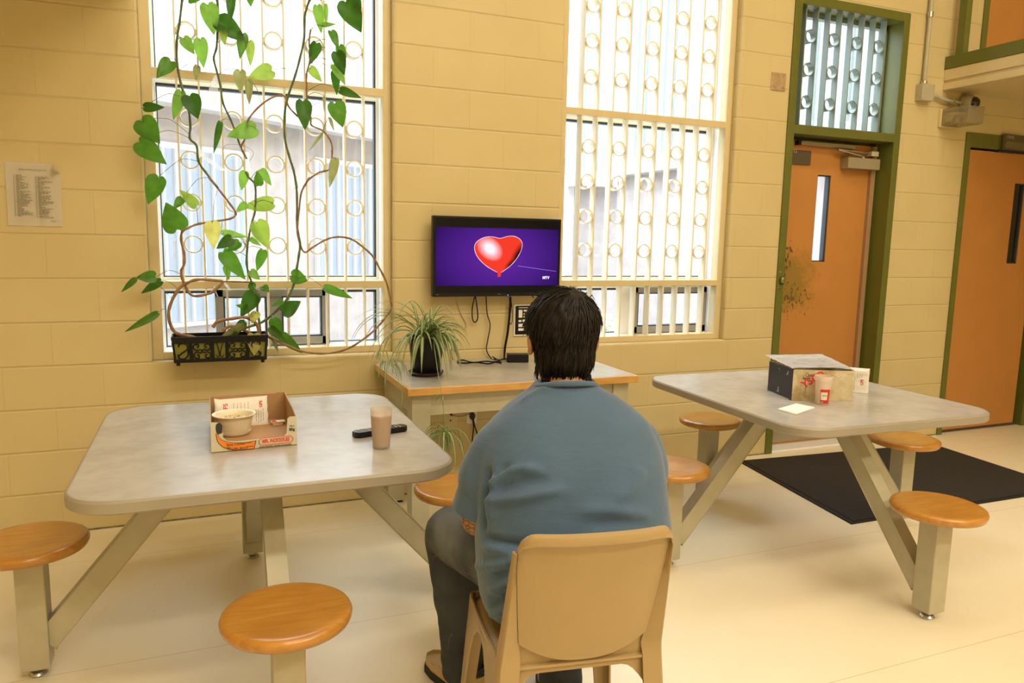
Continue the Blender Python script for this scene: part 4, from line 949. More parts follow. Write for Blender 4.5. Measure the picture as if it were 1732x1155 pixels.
# lid slightly lifted, with a ragged edge
q = [PZ(1293, 600, TZ+H+.024), PZ(1340, 623, TZ+H+.004), PZ(1445, 624.5, TZ+H+.002), PZ(1391, 599, TZ+H+.012)]
bm = B(); N = 22; g = [[None]*(N+1) for _ in range(N+1)]
for i in range(N+1):
    for j in range(N+1):
        u, v = i/N, j/N; p = (q[1]*(1-u)+q[2]*u)*(1-v)+(q[0]*(1-u)+q[3]*u)*v
        p += V3((0, 0, .004*mnoise.noise(V3((u*5, v*5, 3)))+.006*math.sin(u*PI)*(1-v)))
        if i in (0, N) or j in (0, N): p += V3((.004*mnoise.noise(V3((u*23, v*19, 1))), .004*mnoise.noise(V3((u*21, v*23, 7))), 0))
        g[i][j] = bm.verts.new(p)
for i in range(N):
    for j in range(N): bm.faces.new((g[i][j], g[i+1][j], g[i+1][j+1], g[i][j+1]))
bmesh.ops.solidify(bm, geom=bm.faces[:], thickness=.003); ob('lid', bm, M['torn'], cb, smooth=True)
q = lambda s, h: P(s, 0, h)-n*.0008
kx, kz = L/102.5, H/54
def fx(px, py): return q((px-1339)*kx, (678-py)*kz)
bm = text_bm('Classic', .025, fx(1366, 633), w, up, maxw=.036, shear=.2); merge(bm, text_bm('instant', .020, fx(1361, 638.5), w, up, maxw=.033)); ob('black_lettering', bm, M['ink'], fr)
dg = (w*math.cos(.55)+up*math.sin(.55))
bm = text_bm('YSC', .046, fx(1368, 643.5), dg, up, bold=.0015); merge(bm, text_bm('O', .046, fx(1384, 634), dg, up, bold=.0015)); ob('red_lettering', bm, M['inkred'], fr)
bm = B(); tube(bm, [fx(1390, 632), fx(1397, 634), fx(1404, 632), fx(1412, 637)], .0006, 5); tube(bm, [fx(1413, 640), fx(1420, 635)], .0006, 5); tube(bm, [fx(1400, 639), fx(1411, 641)], .0006, 5); tube(bm, [fx(1361, 655), fx(1359, 672)], [.0016, .0008], 5); tube(bm, [fx(1428, 631), fx(1439, 630.5)], .0006, 4); ob('worn_print', bm, M['inkgrey'], fr)
# plastic cup with a red label
gc = PZ(1390, 683, TZ); gc.z = TZ+.0005; hcup = .124
pc = root('labelled_cup', gc[:], 'translucent plastic cup with a red label standing before the coffee carton', 'cup')
prof = [(.0275, .002), (.0300, .05), (.0330, .100), (.0350, .1005), (.0365, hcup-.003), (.0372, hcup)]
bm = B(); lathe(bm, [(0, .002), (.0265, .0)]+prof+[(.0362, hcup)]+[(r_-.001, z_) for r_, z_ in prof[::-1][1:]]+[(0, .004)], gc, 44); ob('cup_wall', bm, frosted_mat('pinkish_plastic', (.92, .82, .72), .78, .3), pc, smooth=True, angle=50)
view = math.atan2(CAM.y-gc.y, CAM.x-gc.x)
def lab(a0, a1, za, zb, off, nm, m, seg=14, skew=0):
    bm = B(); rows = []
    for k in (0, 1):
        z = (za, zb)[k]; rad = interp(z, [p[1] for p in prof], [p[0] for p in prof])+off
        rows.append([bm.verts.new(gc+V3((rad*math.cos(view+a0+(a1-a0)*i/seg+skew*k), rad*math.sin(view+a0+(a1-a0)*i/seg+skew*k), z))) for i in range(seg+1)])
    for i in range(seg): bm.faces.new((rows[0][i], rows[0][i+1], rows[1][i+1], rows[1][i]))
    return ob(nm, bm, m, pc, smooth=True)
lab(-.30, 1.15, .006, .068, .0004, 'label', mat('label_red', (.62, .03, .03), .4))
lab(-.22, .70, .022, .056, .0009, 'label_shield', mat('label_cream', (.80, .72, .52), .5)); lab(-.02, .62, .038, .045, .0012, 'label_band', mat('label_teal', (.25, .55, .50), .5)); lab(-.30, .1, .010, .015, .0012, 'label_stripe', bpy.data.materials['label_teal'], skew=.1)
# napkin
q = [PZ(1317, 692.5, TZ+.003), PZ(1346, 700.5, TZ+.003), PZ(1378.5, 689.5, TZ+.003), PZ(1346, 683.5, TZ+.003)]
bm = B(); 
for k in range(3): prism(bm, [p+V3((.004*k*(i % 2), .003*k, -.0022+.0012*k)) for i, p in enumerate(q)], up*(.0008+.0005*k))
tag(ob('paper_napkin', bm, M['white']), 'folded white paper napkin lying on the right table', 'napkin')
# white bag behind the carton
bc2 = PZ(1459, 667, TZ); bc2 += V3((.03, .055, 0)); bc2.z = TZ+.0005
vd = V3((bc2.x-CAM.x, bc2.y-CAM.y, 0)).normalized(); vx = V3((vd.y, -vd.x, 0))
b2r, b2b = paper_bag('paper_bag', 'white printed paper bag standing at the right end of the coffee carton', bc2, vx, vd, .086, .060, .108, 8, 0, 0, fold=False)
print_on(b2b, b2r, bc2, vx, vd, [(-.030, .012, .070), (-.024, .012, .066), (-.018, .012, .074), (-.008, .07, .098), (.002, .07, .1), (.010, .074, .096)], [('GFS', .014, .05, .017, True)])

# ------------------------------------------------------------------ plastic chair
CTH = math.radians(9.5); CO = V3((.836, -2.255, 0)); CRT, CFW = V3((math.cos(CTH), -math.sin(CTH), 0)), V3((math.sin(CTH), math.cos(CTH), 0))
ch = root('plastic_chair', CO[:], 'tan moulded plastic chair that the seated man sits on', 'chair')
def CL(x, y, z): return CO+CRT*x+CFW*y+V3((0, 0, z))
def grid_shell(fn, nu, nv, th):
    bm = B(); g = [[bm.verts.new(fn(-1+2*i/nu, j/nv)) for j in range(nv+1)] for i in range(nu+1)]
    for i in range(nu):
        for j in range(nv): bm.faces.new((g[i][j], g[i+1][j], g[i+1][j+1], g[i][j+1]))
    bmesh.ops.recalc_face_normals(bm, faces=bm.faces); bmesh.ops.solidify(bm, geom=bm.faces[:], thickness=th); return bm
def back_y(z): return -.196-.080*max(0, z-.44)/.34
def corner(u): t_ = max(0, (abs(u)-.74)/.26); return .034*(1-math.sqrt(max(0, 1-min(1, t_)**2.2)))
def back_pt(u, v, o=0):
    # v 0 (bottom curve) .. 1 (top edge)
    top = .778-corner(u); bot = .440+.052*abs(u)**2.4
    z = bot+(top-bot)*v; k = max(0, min(1, (z-.44)/.34)); hw = .150+.034*k**.8
    return CL(u*hw, back_y(z)-.030*(1-abs(u)**2.6)*(.55+.45*k)-o, z)
bm = grid_shell(lambda u, v: back_pt(u, v), 40, 26, .005)
lip = [back_pt(-1+2*i/40, 1)-CFW*.003 for i in range(41)]
rows = []
prof = [(.006, -.004), (-.016, -.008), (-.019, .002), (-.015, .012), (-.002, .016), (.008, .010), (.010, .002)]
for i, p in enumerate(lip):
    k = 1-.45*max(0, abs(-1+2*i/40)-.86)/.14
    rows.append([bm.verts.new(p+CFW*a*k+V3((0, 0, b*k))) for a, b in prof])
for A, Bq in zip(rows, rows[1:]):
    for i in range(len(prof)): bm.faces.new((A[i], Bq[i], Bq[(i+1) % len(prof)], A[(i+1) % len(prof)]))
bm.faces.new(rows[0]); bm.faces.new(rows[-1][::-1])
ob('backrest', bm, M['tan'], ch, smooth=True, angle=45)
def side_panel(bm, sgn, pts):
    q = []
    for i in range(len(pts)):
        q.append(pts[i])
    prism(bm, [CL(sgn*(.2033+.030*(1-z/.42)), y, z) for y, z in q], -CRT*sgn*.0055)
def rear_leg(sgn):
    """the rear leg runs up as the flange along the edge of the back"""
    bm = B(); rows = []; N = 34
    for j in range(N+1):
        z = .742*(1-j/N); k = max(0, min(1, (z-.44)/.34)); d_ = max(0, .46-z)/.46
        ix = (.148+.034*k**.8) if z > .44 else .150+.026*d_**.8
        if .40 < z < .44: ix -= 0
        ox = (.187+.016*(1-k)) if z > .44 else .203+.030*d_
        yb = back_y(max(z, .44))-.012-.040*d_**1.2; yi = back_y(max(z, .44))+.004*(z > .44)-.010*(z <= .44)-.034*d_**1.2
        dep = .020+.018*(1-k) if z > .44 else .034-.012*d_
        t_ = .0055
        L_ = [(ix, yi), (ox-.006, yb), (ox, yb+.008), (ox, yb+dep), (ox-t_, yb+dep), (ox-t_, yb+.013), (ox-.011, yb+t_), (ix, yi+t_)]
        rows.append([bm.verts.new(CL(sgn*x, y, z)) for x, y in L_])
    for A, Bq in zip(rows, rows[1:]):
        for i in range(8): bm.faces.new((A[i], A[(i+1) % 8], Bq[(i+1) % 8], Bq[i]))
    bm.faces.new(rows[0][::-1]); bm.faces.new(rows[-1])
    side_panel(bm, sgn, [(.0195, .422), (.0195, .392), (-.025, .380), (-.062, .345), (-.092, .285), (-.125, .19), (-.165, .08), (-.200, 0), (-.243, 0), (-.222, .22), (-.200, .44)])
    ob('leg', bm, M['tan'], ch, smooth=True, angle=40)
def seat_pt(u, v):
    # v 0 back .. 1 front
    hw = .192+.014*math.sin(v*PI); y = -.205+.415*v
    z = .430-.012*(1-u*u)*math.sin(min(1, v*1.15)*PI)-.020*max(0, v-.86)/.14-.022*max(0, abs(u)-.9)/.1
    return CL(u*hw, y, z)
bm = grid_shell(seat_pt, 30, 26, .006)
# apron under the seat, arched between the legs
def skirt(pts_top, pts_bot, th):
    a = [bm.verts.new(p) for p in pts_top]; b = [bm.verts.new(p) for p in pts_bot]; a2 = [bm.verts.new(p+th) for p in pts_top]; b2 = [bm.verts.new(p+th) for p in pts_bot]
    for i in range(len(a)-1):
        bm.faces.new((a[i], a[i+1], b[i+1], b[i])); bm.faces.new((a2[i], b2[i], b2[i+1], a2[i+1])); bm.faces.new((b[i], b[i+1], b2[i+1], b2[i])); bm.faces.new((a[i], a2[i], a2[i+1], a[i+1]))
xx = [-.18+.36*i/24 for i in range(25)]
skirt([CL(x, -.190, .505) for x in xx], [CL(x, -.194, min(.405, .335+.07*math.sin(min(1, max(0, (.175-abs(x))/.07))*PI/2))) for x in xx], CFW*.005)
skirt([CL(x, .205, .412) for x in xx], [CL(x, .207, min(.36, .30+.06*math.sin(min(1, max(0, (.19-abs(x))/.08))*PI/2))) for x in xx], -CFW*.005)
ob('seat', bm, M['tan'], ch, smooth=True, angle=40)
def chair_leg(sx, sy):
    bm = B(); rows = []; N = 16
    for j in range(N+1):
        v = j/N; z = .425*(1-v)
        ox, oy = .2035+.030*v, .205+.016*v
        wx, wy = (.056-.020*v), .022
        t_ = .006
        P0 = lambda x, y: CL(sx*x, sy*y, z)
        loop = [P0(ox-wx, oy), P0(ox-.010, oy+.002), P0(ox, oy-.010), P0(ox, oy-wy), P0(ox-t_, oy-wy), P0(ox-t_*1.3, oy-t_*2.2), P0(ox-t_*2.2, oy-t_), P0(ox-wx, oy-t_)]
        rows.append([bm.verts.new(p) for p in loop])
    for A, Bq in zip(rows, rows[1:]):
        for i in range(8): bm.faces.new((A[i], A[(i+1) % 8], Bq[(i+1) % 8], Bq[i]))
    bm.faces.new(rows[0][::-1]); bm.faces.new(rows[-1])
    side_panel(bm, sx, [(.02, .422), (.195, .422), (.212, .20), (.221, 0), (.189, 0), (.170, .18), (.152, .27), (.122, .335), (.075, .378), (.02, .392)])
    ob('leg', bm, M['tan'], ch, smooth=True, angle=40)
for sx in (-1, 1):
    chair_leg(sx, 1); rear_leg(sx)

# ------------------------------------------------------------------ the seated man
PTH = math.radians(11); PO = V3((.888, -2.19, 0)); PRT, PFW = V3((math.cos(PTH), -math.sin(PTH), 0)), V3((math.sin(PTH), math.cos(PTH), 0)); ZU = V3((0, 0, 1))
man = root('person', PO[:], 'man in a blue t-shirt and jeans seated on the tan chair facing the television', 'person')
def PL(x, y, z): return PO+PRT*x+PFW*y+V3((0, 0, z))
def loft(bm, rings, n=40, power=2.3):
    """rings of (centre, half width, half depth) stacked upward, in the man's own axes"""
    rows = []
    for c, a, b in rings:
        row = []
        for i in range(n):
            t_ = 2*PI*i/n; ct, st = math.cos(t_), math.sin(t_)
            row.append(bm.verts.new(c+PRT*math.copysign(abs(ct)**(2/power), ct)*a+PFW*math.copysign(abs(st)**(2/power), st)*b))
        rows.append(row)
    for A, Bq in zip(rows, rows[1:]):
        for i in range(n): bm.faces.new((A[i], A[(i+1) % n], Bq[(i+1) % n], Bq[i]))
    bm.faces.new(rows[0][::-1]); bm.faces.new(rows[-1])
def limb(bm, pts, rads, n=20, k=5):
    sp = spline(pts, k); rs = []
    m = len(pts)-1
    for i in range(len(sp)):
        t_ = i/k; j = min(int(t_), m-1); rs.append(rads[j]+(rads[j+1]-rads[j])*(t_-j))
    tube(bm, sp, rs, n); sphere(bm, sp[0], rs[0], 16); sphere(bm, sp[-1], rs[-1], 16)
t = NT('warm_brown_skin'); co = t.coord(); base = t.ramp(t.noise(co, 14, 3), [(.3, (.40, .205, .115)), (.7, (.44, .225, .125))])
fa = PL(-.205, .09, .655)-PO; v_ = t.add('ShaderNodeVectorMath', operation='DISTANCE'); t.link(co, v_.inputs[0]); v_.inputs[1].default_value = fa
vo = t.add('ShaderNodeTexVoronoi', feature='DISTANCE_TO_EDGE'); t.link(co, vo.inputs['Vector']); vo.inputs['Scale'].default_value = 62
tt = t.math('MULTIPLY', t.ramp(v_.outputs['Value'], [(.09, (1,)*3), (.13, (0,)*3)]), t.ramp(vo.outputs['Distance'], [(.06, (.75,)*3), (.16, (0,)*3)]))
mx = t.add('ShaderNodeMix', data_type='RGBA'); t.link(tt, mx.inputs['Factor']); t.link(base, mx.inputs[6]); mx.inputs[7].default_value = (.05, .035, .03, 1)
t.link(mx.outputs[2], t.p.inputs['Base Color']); t.p.inputs['Roughness'].default_value = .5; skin = t.m
# joints
NECKB, HEADC = PL(-.005, .045, 1.00), PL(-.004, .098, 1.165)
SHO = {s: PL(s*.194, .015, .866) for s in (-1, 1)}
ELB = {-1: PL(-.238, .055, .668), 1: PL(.225, .05, .690)}
WRI = {-1: PL(-.060, .255, .600), 1: PL(.055, .275, .615)}
HIP = {s: PL(s*.11, -.02, .538) for s in (-1, 1)}
KNE = {-1: V3((.665, -1.855, .545)), 1: V3((1.075, -1.815, .545))}
ANK = {-1: V3((.715, -1.845, .115)), 1: V3((.965, -2.03, .11))}
# body: one continuous skin surface
bm = B()
loft(bm, [(PL(0, -.01, .46), .17, .14), (PL(0, -.01, .56), .20, .15), (PL(0, 0, .68), .215, .155), (PL(0, .0, .80), .195, .13), (PL(0, .012, .90), .150, .095), (PL(0, .03, .975), .085, .070)])
limb(bm, [PL(0, .03, .94), NECKB, PL(-.004, .082, 1.08)], [.075, .064, .062])
sphere(bm, HEADC+V3((0, 0, .025)), 1, 28, (.077, .097, .098), Matrix.Rotation(-PTH, 3, 'Z'))
def HP(x, y, z): return HEADC+PRT*x+PFW*y+V3((0, 0, z))
sphere(bm, HP(0, .028, -.048), 1, 22, (.061, .068, .068), Matrix.Rotation(-PTH, 3, 'Z'))
sphere(bm, HP(0, .060, -.095), 1, 16, (.030, .026, .020), Matrix.Rotation(-PTH, 3, 'Z'))
limb(bm, [HP(0, .086, .015), HP(0, .104, -.022), HP(0, .103, -.030)], [.008, .015, .014], 12, 3)
for s in (-1, 1):
    sphere(bm, HP(s*.033, .080, .030), 1, 12, (.020, .012, .009), Matrix.Rotation(-PTH, 3, 'Z'))
    sphere(bm, HP(s*.013, .104, -.030), 1, 10, (.009, .010, .007), Matrix.Rotation(-PTH, 3, 'Z'))
    e0 = HP(s*.090, -.010, -.020); er = Matrix.Rotation(-PTH+s*.42, 3, 'Z') @ Matrix.Rotation(s*.10, 3, 'Y')
    sphere(bm, e0, 1, 18, (.009, .020, .033), er); sphere(bm, e0+V3((0, 0, -.026))+PFW*.004, 1, 12, (.008, .010, .012), er)
    limb(bm, [SHO[s]-PRT*s*.03, ELB[s]+(SHO[s]-ELB[s])*.5, ELB[s]], [.050, .050, .046]); limb(bm, [ELB[s], ELB[s]+(WRI[s]-ELB[s])*.35, WRI[s]], [.047, .046, .030])
for z_, w_ in ((-.058, .024), (-.066, .022)): limb(bm, [HP(-w_, .090, z_), HP(0, .097, z_+.001), HP(w_, .090, z_)], [.004, .006, .004], 10, 4)
# hands folded in the lap: palm, four fingers and a thumb each
for s in (-1, 1):
    wv = WRI[s]; fwd = (PL(s*-.5, .42, .0)-PO).normalized(); side = fwd.cross(ZU)*(-s); dn = V3((0, 0, -.25))
    fwd = (fwd+dn*.5).normalized(); pal = wv+fwd*.050
    sphere(bm, pal, 1, 16, (.040, .048, .016), fwd.to_track_quat('Y', 'Z').to_matrix())
    for k, (off, l) in enumerate(((-.028, .068), (-.010, .078), (.009, .074), (.026, .058))):
        b0 = pal+side*off+fwd*.036; limb(bm, [b0, b0+fwd*l*.45+V3((0, 0, .004)), b0+fwd*l*.78+V3((0, 0, -.016)), b0+fwd*l*.85+V3((0, 0, -.034))], [.0098, .009, .008, .0072], 10, 3)
    b0 = pal-side*.034-fwd*.012; limb(bm, [b0, b0-side*.026+fwd*.022, b0-side*.024+fwd*.050-V3((0, 0, .006))], [.012, .010, .008], 10, 3)
bm = remeshed(bm, .0052, 5)
bd = ob('body', bm, None or skin, man, smooth=True, angle=180)
# eyes, set in the sockets
for s in (-1, 1):
    bm = B(); sphere(bm, HP(s*.033, .083, .019), .0115, 14); e = ob('eye', bm, M['white'], man, smooth=True)
    bm = B(); sphere(bm, HP(s*.033, .0905, .019), .0055, 10); ob('iris', bm, M['ink'], e, smooth=True)
# forearm tattoo, the dark pattern below the left sleeve
# t-shirt
sh_m = NT('blue_cotton'); co = sh_m.coord()
sh_m.link(sh_m.ramp(sh_m.noise(co, 6, 4), [(.3, (.055, .108, .195)), (.7, (.066, .126, .222))]), sh_m.p.inputs['Base Color']); sh_m.p.inputs['Roughness'].default_value = .85; sh_m.p.inputs['Sheen Weight'].default_value = .25
nz = sh_m.noise(sh_m.mapping(co, scale=(1, 1, 2.4)), 9, 3); sh_m.bump(sh_m.math('ADD', sh_m.math('MULTIPLY', nz, 1.0), sh_m.math('MULTIPLY', sh_m.noise(co, 260, 2), .05)), .22, .02)
bm = B()
loft(bm, [(PL(-.005, -.035, .455), .226, .172), (PL(-.005, -.045, .50), .240, .186), (PL(0, -.05, .57), .254, .196), (PL(.004, -.045, .65), .262, .196), (PL(.004, -.035, .73), .254, .186), (PL(0, -.02, .80), .254, .176), (PL(0, -.005, .86), .248, .160), (PL(0, .004, .905), .234, .142), (PL(0, .012, .945), .214, .126), (PL(0, .020, .98), .174, .112), (PL(-.002, .030, 1.010), .130, .098), (PL(-.004, .040, 1.030), .092, .087), (PL(-.005, .044, 1.045), .083, .083)], 44, 2.35)
for s in (-1, 1):
    u1 = ELB[s]-SHO[s]
    limb(bm, [SHO[s]+V3((-s*.012, 0, .004)), SHO[s]+u1*.35+PRT*s*.008, SHO[s]+u1*(.52 if s < 0 else .66)+PRT*s*.004], [.079, .078, .073])
bm = remeshed(bm, .008, 7)
# keep the sleeve and neck open: drop nothing, shape folds along traced lines
me_t = bpy.data.meshes.new('tmp'); bm.to_mesh(me_t); bv = BVHTree.FromPolygons([v.co.copy() for v in bm.verts], [tuple(v.index for v in f.verts) for f in bm.faces])
def on_shirt(px, py):
    d = ((px-866)/F*CR-(py-577.5)/F*CU+CF).normalized(); h = bv.ray_cast(CAM, d); return h[0]
folds = []   # (polyline in the photo, half width, depth; negative = valley)
for pts, wd, dp in (
    ([(826, 795), (822, 830), (817, 862), (818, 900)], .011, -.020), ([(838, 800), (832, 840), (828, 880)], .015, .008),
    ([(824, 822), (850, 803), (880, 793), (915, 795)], .010, .011), ([(822, 838), (856, 824), (890, 815), (930, 812)], .010, -.008),
    ([(822, 843), (850, 845), (880, 842), (915, 835), (960, 828)], .012, .009), ([(819, 830), (838, 806), (866, 786)], .008, -.010),
    ([(818, 908), (850, 917), (885, 922), (930, 920)], .008, -.013), ([(820, 925), (850, 930), (880, 935)], .012, .008),
    ([(806, 958), (835, 957), (862, 950), (885, 940)], .009, .012), ([(805, 975), (835, 974), (862, 965)], .008, -.010), ([(803, 998), (830, 1000), (855, 990), (875, 975)], .010, .012),
    ([(803, 1010), (828, 1018), (850, 1008), (868, 995)], .008, -.012), ([(808, 1030), (830, 1038), (848, 1034), (860, 1024)], .010, .010),
    ([(975, 868), (1020, 862), (1060, 868), (1100, 872)], .016, .005), ([(1000, 888), (1050, 884), (1100, 886)], .012, -.005), ([(1085, 790), (1075, 820), (1040, 850)], .018, .005), ([(880, 680), (905, 664), (935, 655)], .008, .004)):
    q_ = [on_shirt(*p) for p in pts]; q_ = [p for p in q_ if p is not None]
    if len(q_) > 1: folds.append((spline(q_, 6), wd, dp))
bm.normal_update()
mv = []
for v in bm.verts:
    d_ = 0
    for sp, wd, dp in folds:
        if (v.co-sp[0]).length > .35: continue
        m = min(((v.co-p).length, i) for i, p in enumerate(sp)); e_ = m[1]/(len(sp)-1); fade = min(1, 4*e_+.25, 4*(1-e_)+.1)
        if m[0] < wd*3: d_ += dp*2.0*fade*math.exp(-(m[0]/wd)**2)
    mv.append((v, v.normal*d_))
for v, d_ in mv: v.co += d_
for _ in range(2): bmesh.ops.smooth_vert(bm, verts=bm.verts, factor=.35, use_axis_x=True, use_axis_y=True, use_axis_z=True)
shirt = ob('shirt', bm, sh_m.m, man, smooth=True, angle=180); bpy.data.meshes.remove(me_t)
bm = B(); cc = PL(-.005, .044, 1.037); N = 48; ring = []
for i in range(N+1):
    a = 2*PI*i/N; ring.append(cc+PRT*.081*math.cos(a)+PFW*.081*math.sin(a)+V3((0, 0, -.022*math.sin(a)-.004)))
tube(bm, ring, .0072, 8, cap=False, flat=1.2); ob('collar', bm, sh_m.m, shirt, smooth=True)
for s in (-1, 1):
    u1 = (ELB[s]-SHO[s]); c = SHO[s]+u1*(.74 if s < 0 else .86)+PRT*s*.004; ax_ = u1.normalized(); bm = B()
    X_ = ax_.orthogonal().normalized(); Y_ = ax_.cross(X_)
    rows = [[bm.verts.new(c+ax_*z_+(X_*math.cos(2*PI*i/32)+Y_*math.sin(2*PI*i/32))*r_) for i in range(32)] for z_, r_ in ((-.05, .071), (-.01, .0725), (.024, .074), (.026, .071), (.0, .066))]
    for A, Bq in zip(rows, rows[1:]):
        for i in range(32): bm.faces.new((A[i], A[(i+1) % 32], Bq[(i+1) % 32], Bq[i]))
    ob('sleeve_hem', bm, sh_m.m, shirt, smooth=True)
# jeans
jm = NT('grey_blue_denim'); co = jm.coord()
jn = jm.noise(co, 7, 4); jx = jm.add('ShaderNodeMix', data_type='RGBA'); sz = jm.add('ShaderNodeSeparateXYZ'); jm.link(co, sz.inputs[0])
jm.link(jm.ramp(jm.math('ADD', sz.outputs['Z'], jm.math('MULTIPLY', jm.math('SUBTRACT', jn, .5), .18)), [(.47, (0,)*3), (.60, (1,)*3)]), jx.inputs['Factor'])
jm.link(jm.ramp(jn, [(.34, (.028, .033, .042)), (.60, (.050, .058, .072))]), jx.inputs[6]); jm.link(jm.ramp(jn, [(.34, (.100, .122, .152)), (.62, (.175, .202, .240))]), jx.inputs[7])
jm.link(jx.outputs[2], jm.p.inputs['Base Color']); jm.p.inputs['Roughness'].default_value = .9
jm.bump(jm.math('ADD', jm.math('MULTIPLY', jm.noise(jm.mapping(co, scale=(1, 1, 2.2)), 13, 4), 1.0), jm.math('MULTIPLY', jm.noise(co, 320, 2), .06)), .35, .02)
bm = B()
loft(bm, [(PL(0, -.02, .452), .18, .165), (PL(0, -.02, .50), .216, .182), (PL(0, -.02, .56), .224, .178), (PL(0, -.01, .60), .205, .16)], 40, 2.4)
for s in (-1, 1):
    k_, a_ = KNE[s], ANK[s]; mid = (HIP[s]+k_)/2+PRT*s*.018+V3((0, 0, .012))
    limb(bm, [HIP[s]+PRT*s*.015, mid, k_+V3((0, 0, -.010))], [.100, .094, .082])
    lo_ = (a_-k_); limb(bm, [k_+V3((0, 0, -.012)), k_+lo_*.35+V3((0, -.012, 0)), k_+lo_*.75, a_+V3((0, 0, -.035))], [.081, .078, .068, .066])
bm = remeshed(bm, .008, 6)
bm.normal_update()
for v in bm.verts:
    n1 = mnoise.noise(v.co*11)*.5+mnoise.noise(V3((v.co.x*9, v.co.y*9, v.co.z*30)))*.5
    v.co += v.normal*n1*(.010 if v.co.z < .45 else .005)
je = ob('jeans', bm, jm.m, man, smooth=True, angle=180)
jbv = BVHTree.FromPolygons([v.co+PO for v in je.data.vertices], [tuple(p.vertices) for p in je.data.polygons])
def on_jeans(px, py):
    d = ((px-866)/F*CR-(py-577.5)/F*CU+CF).normalized(); h = jbv.ray_cast(CAM, d); return h[0]-d*.0015 if h[0] else None
thread = mat('tan_thread', (.17, .125, .075), .8)
for pts in ([(752, 949), (772, 962), (803, 975)], [(795, 970), (798, 950), (806, 932), (812, 926)], [(797, 972), (800, 953), (808, 936)], [(726, 965), (731, 945), (736, 940), (745, 937)], [(757, 1100), (760, 1080), (765, 1072)]):
    q_ = [on_jeans(*p) for p in pts]; q_ = [p for p in q_ if p]
    if len(q_) > 1:
        bm = B(); tube(bm, spline(q_, 8), .0009, 5); ob('stitched_seam', bm, thread, je)
# shoes
def shoe(s, fx_):
    a_ = ANK[s]; f_ = fx_.normalized(); r_ = V3((f_.y, -f_.x, 0)); p0 = V3((a_.x, a_.y, 0))
    sr = bpy.data.objects.new('shoe', None); COL.objects.link(sr); sr.parent = man; sr.location = p0-PO
    def outline(k, z, grow=0): return [p0+f_*(y+grow*math.copysign(1, y))+r_*(x*k+grow*math.copysign(1, x))+V3((0, 0, z)) for x, y in ((-.034, -.075), (-.018, -.09), (.018, -.09), (.034, -.075), (.036, .0), (.046, .08), (.046, .13), (.034, .172), (.010, .19), (-.016, .188), (-.036, .165), (-.044, .12), (-.042, .06), (-.036, .0))]
    bm = B(); prism(bm, outline(1.04, 0, .002), (0, 0, .026)); ob('sole', bm, M['blackmatte'], sr)
    if 'tan_shoe_sole' not in bpy.data.materials: mat('tan_shoe_sole', (.55, .40, .20), .55)
    bm = B(); rows = []
    for k_, z_, sh_ in ((1, .024, 0), (.98, .05, 0), (.86, .072, -.004), (.72, .095, -.03)):
        o_ = outline(k_, 0); o_ = [V3((p.x, p.y, z_ + (0 if z_ < .06 else -.035*max(0, min(1, ((p-p0).dot(f_)-.02)/.15))))) for p in o_]
        if z_ > .09: o_ = [p0+f_*(-.045+(p-p0).dot(f_)*.55)+r_*(p-p0).dot(r_)*1.05+V3((0, 0, p.z)) for p in o_]
        rows.append([bm.verts.new(p) for p in o_])
    for A, Bq in zip(rows, rows[1:]):
        for i in range(len(A)): bm.faces.new((A[i], A[(i+1) % len(A)], Bq[(i+1) % len(A)], Bq[i]))
    bm.faces.new(rows[0][::-1]); bm.faces.new(rows[-1])
    ob('upper', bm, bpy.data.materials['tan_shoe_sole'], sr, smooth=True, angle=50)
    bm = B(); tube(bm, [p0+f_*(-.045+.058*math.cos(2*PI*i/24))+r_*.040*math.sin(2*PI*i/24)+V3((0, 0, .098-.016*math.cos(2*PI*i/24))) for i in range(25)], .009, 8, cap=False); ob('ankle_collar', bm, M['blackmatte'], sr, smooth=True)
shoe(-1, V3((-.30, 1, 0))); shoe(1, V3((.2, 1, 0)))
# hair: cap plus strands
hm = NT('black_hair'); co = hm.coord(); hm.link(hm.ramp(hm.noise(co, 30, 3), [(.3, (.005, .0035, .003)), (.7, (.015, .010, .007))]), hm.p.inputs['Base Color']); hm.p.inputs['Roughness'].default_value = .5; hm.p.inputs['Specular IOR Level'].default_value = .22
bm = B(); Rz = Matrix.Rotation(-PTH, 3, 'Z')
sphere(bm, HP(0, -.012, .030), 1, 28, (.0995, .110, .101), Rz); sphere(bm, HP(0, -.034, -.045), 1, 24, (.080, .076, .090), Rz); sphere(bm, HP(0, -.040, -.092), 1, 20, (.068, .052, .050), Rz); sphere(bm, HP(0, .060, .075), 1, 16, (.065, .045, .042), Rz)
bm = remeshed(bm, .006, 5)
drop = [v for v in bm.verts if ((v.co-HEADC).dot(PFW) > .052 and (v.co-HEADC).z < .055)]
bmesh.ops.delete(bm, geom=drop, context='VERTS')
bm.normal_update()
for v in bm.verts: v.co += v.normal*.005*mnoise.noise(V3((v.co.x*60, v.co.y*60, v.co.z*18)))
hair = ob('hair', bm, hm.m, man, smooth=True, angle=180)
hb = BVHTree.FromPolygons([v.co+PO for v in hair.data.vertices], [tuple(p.vertices) for p in hair.data.polygons])
bm = B(); rr = random.Random(11); crown = HP(.025, -.055, .115)
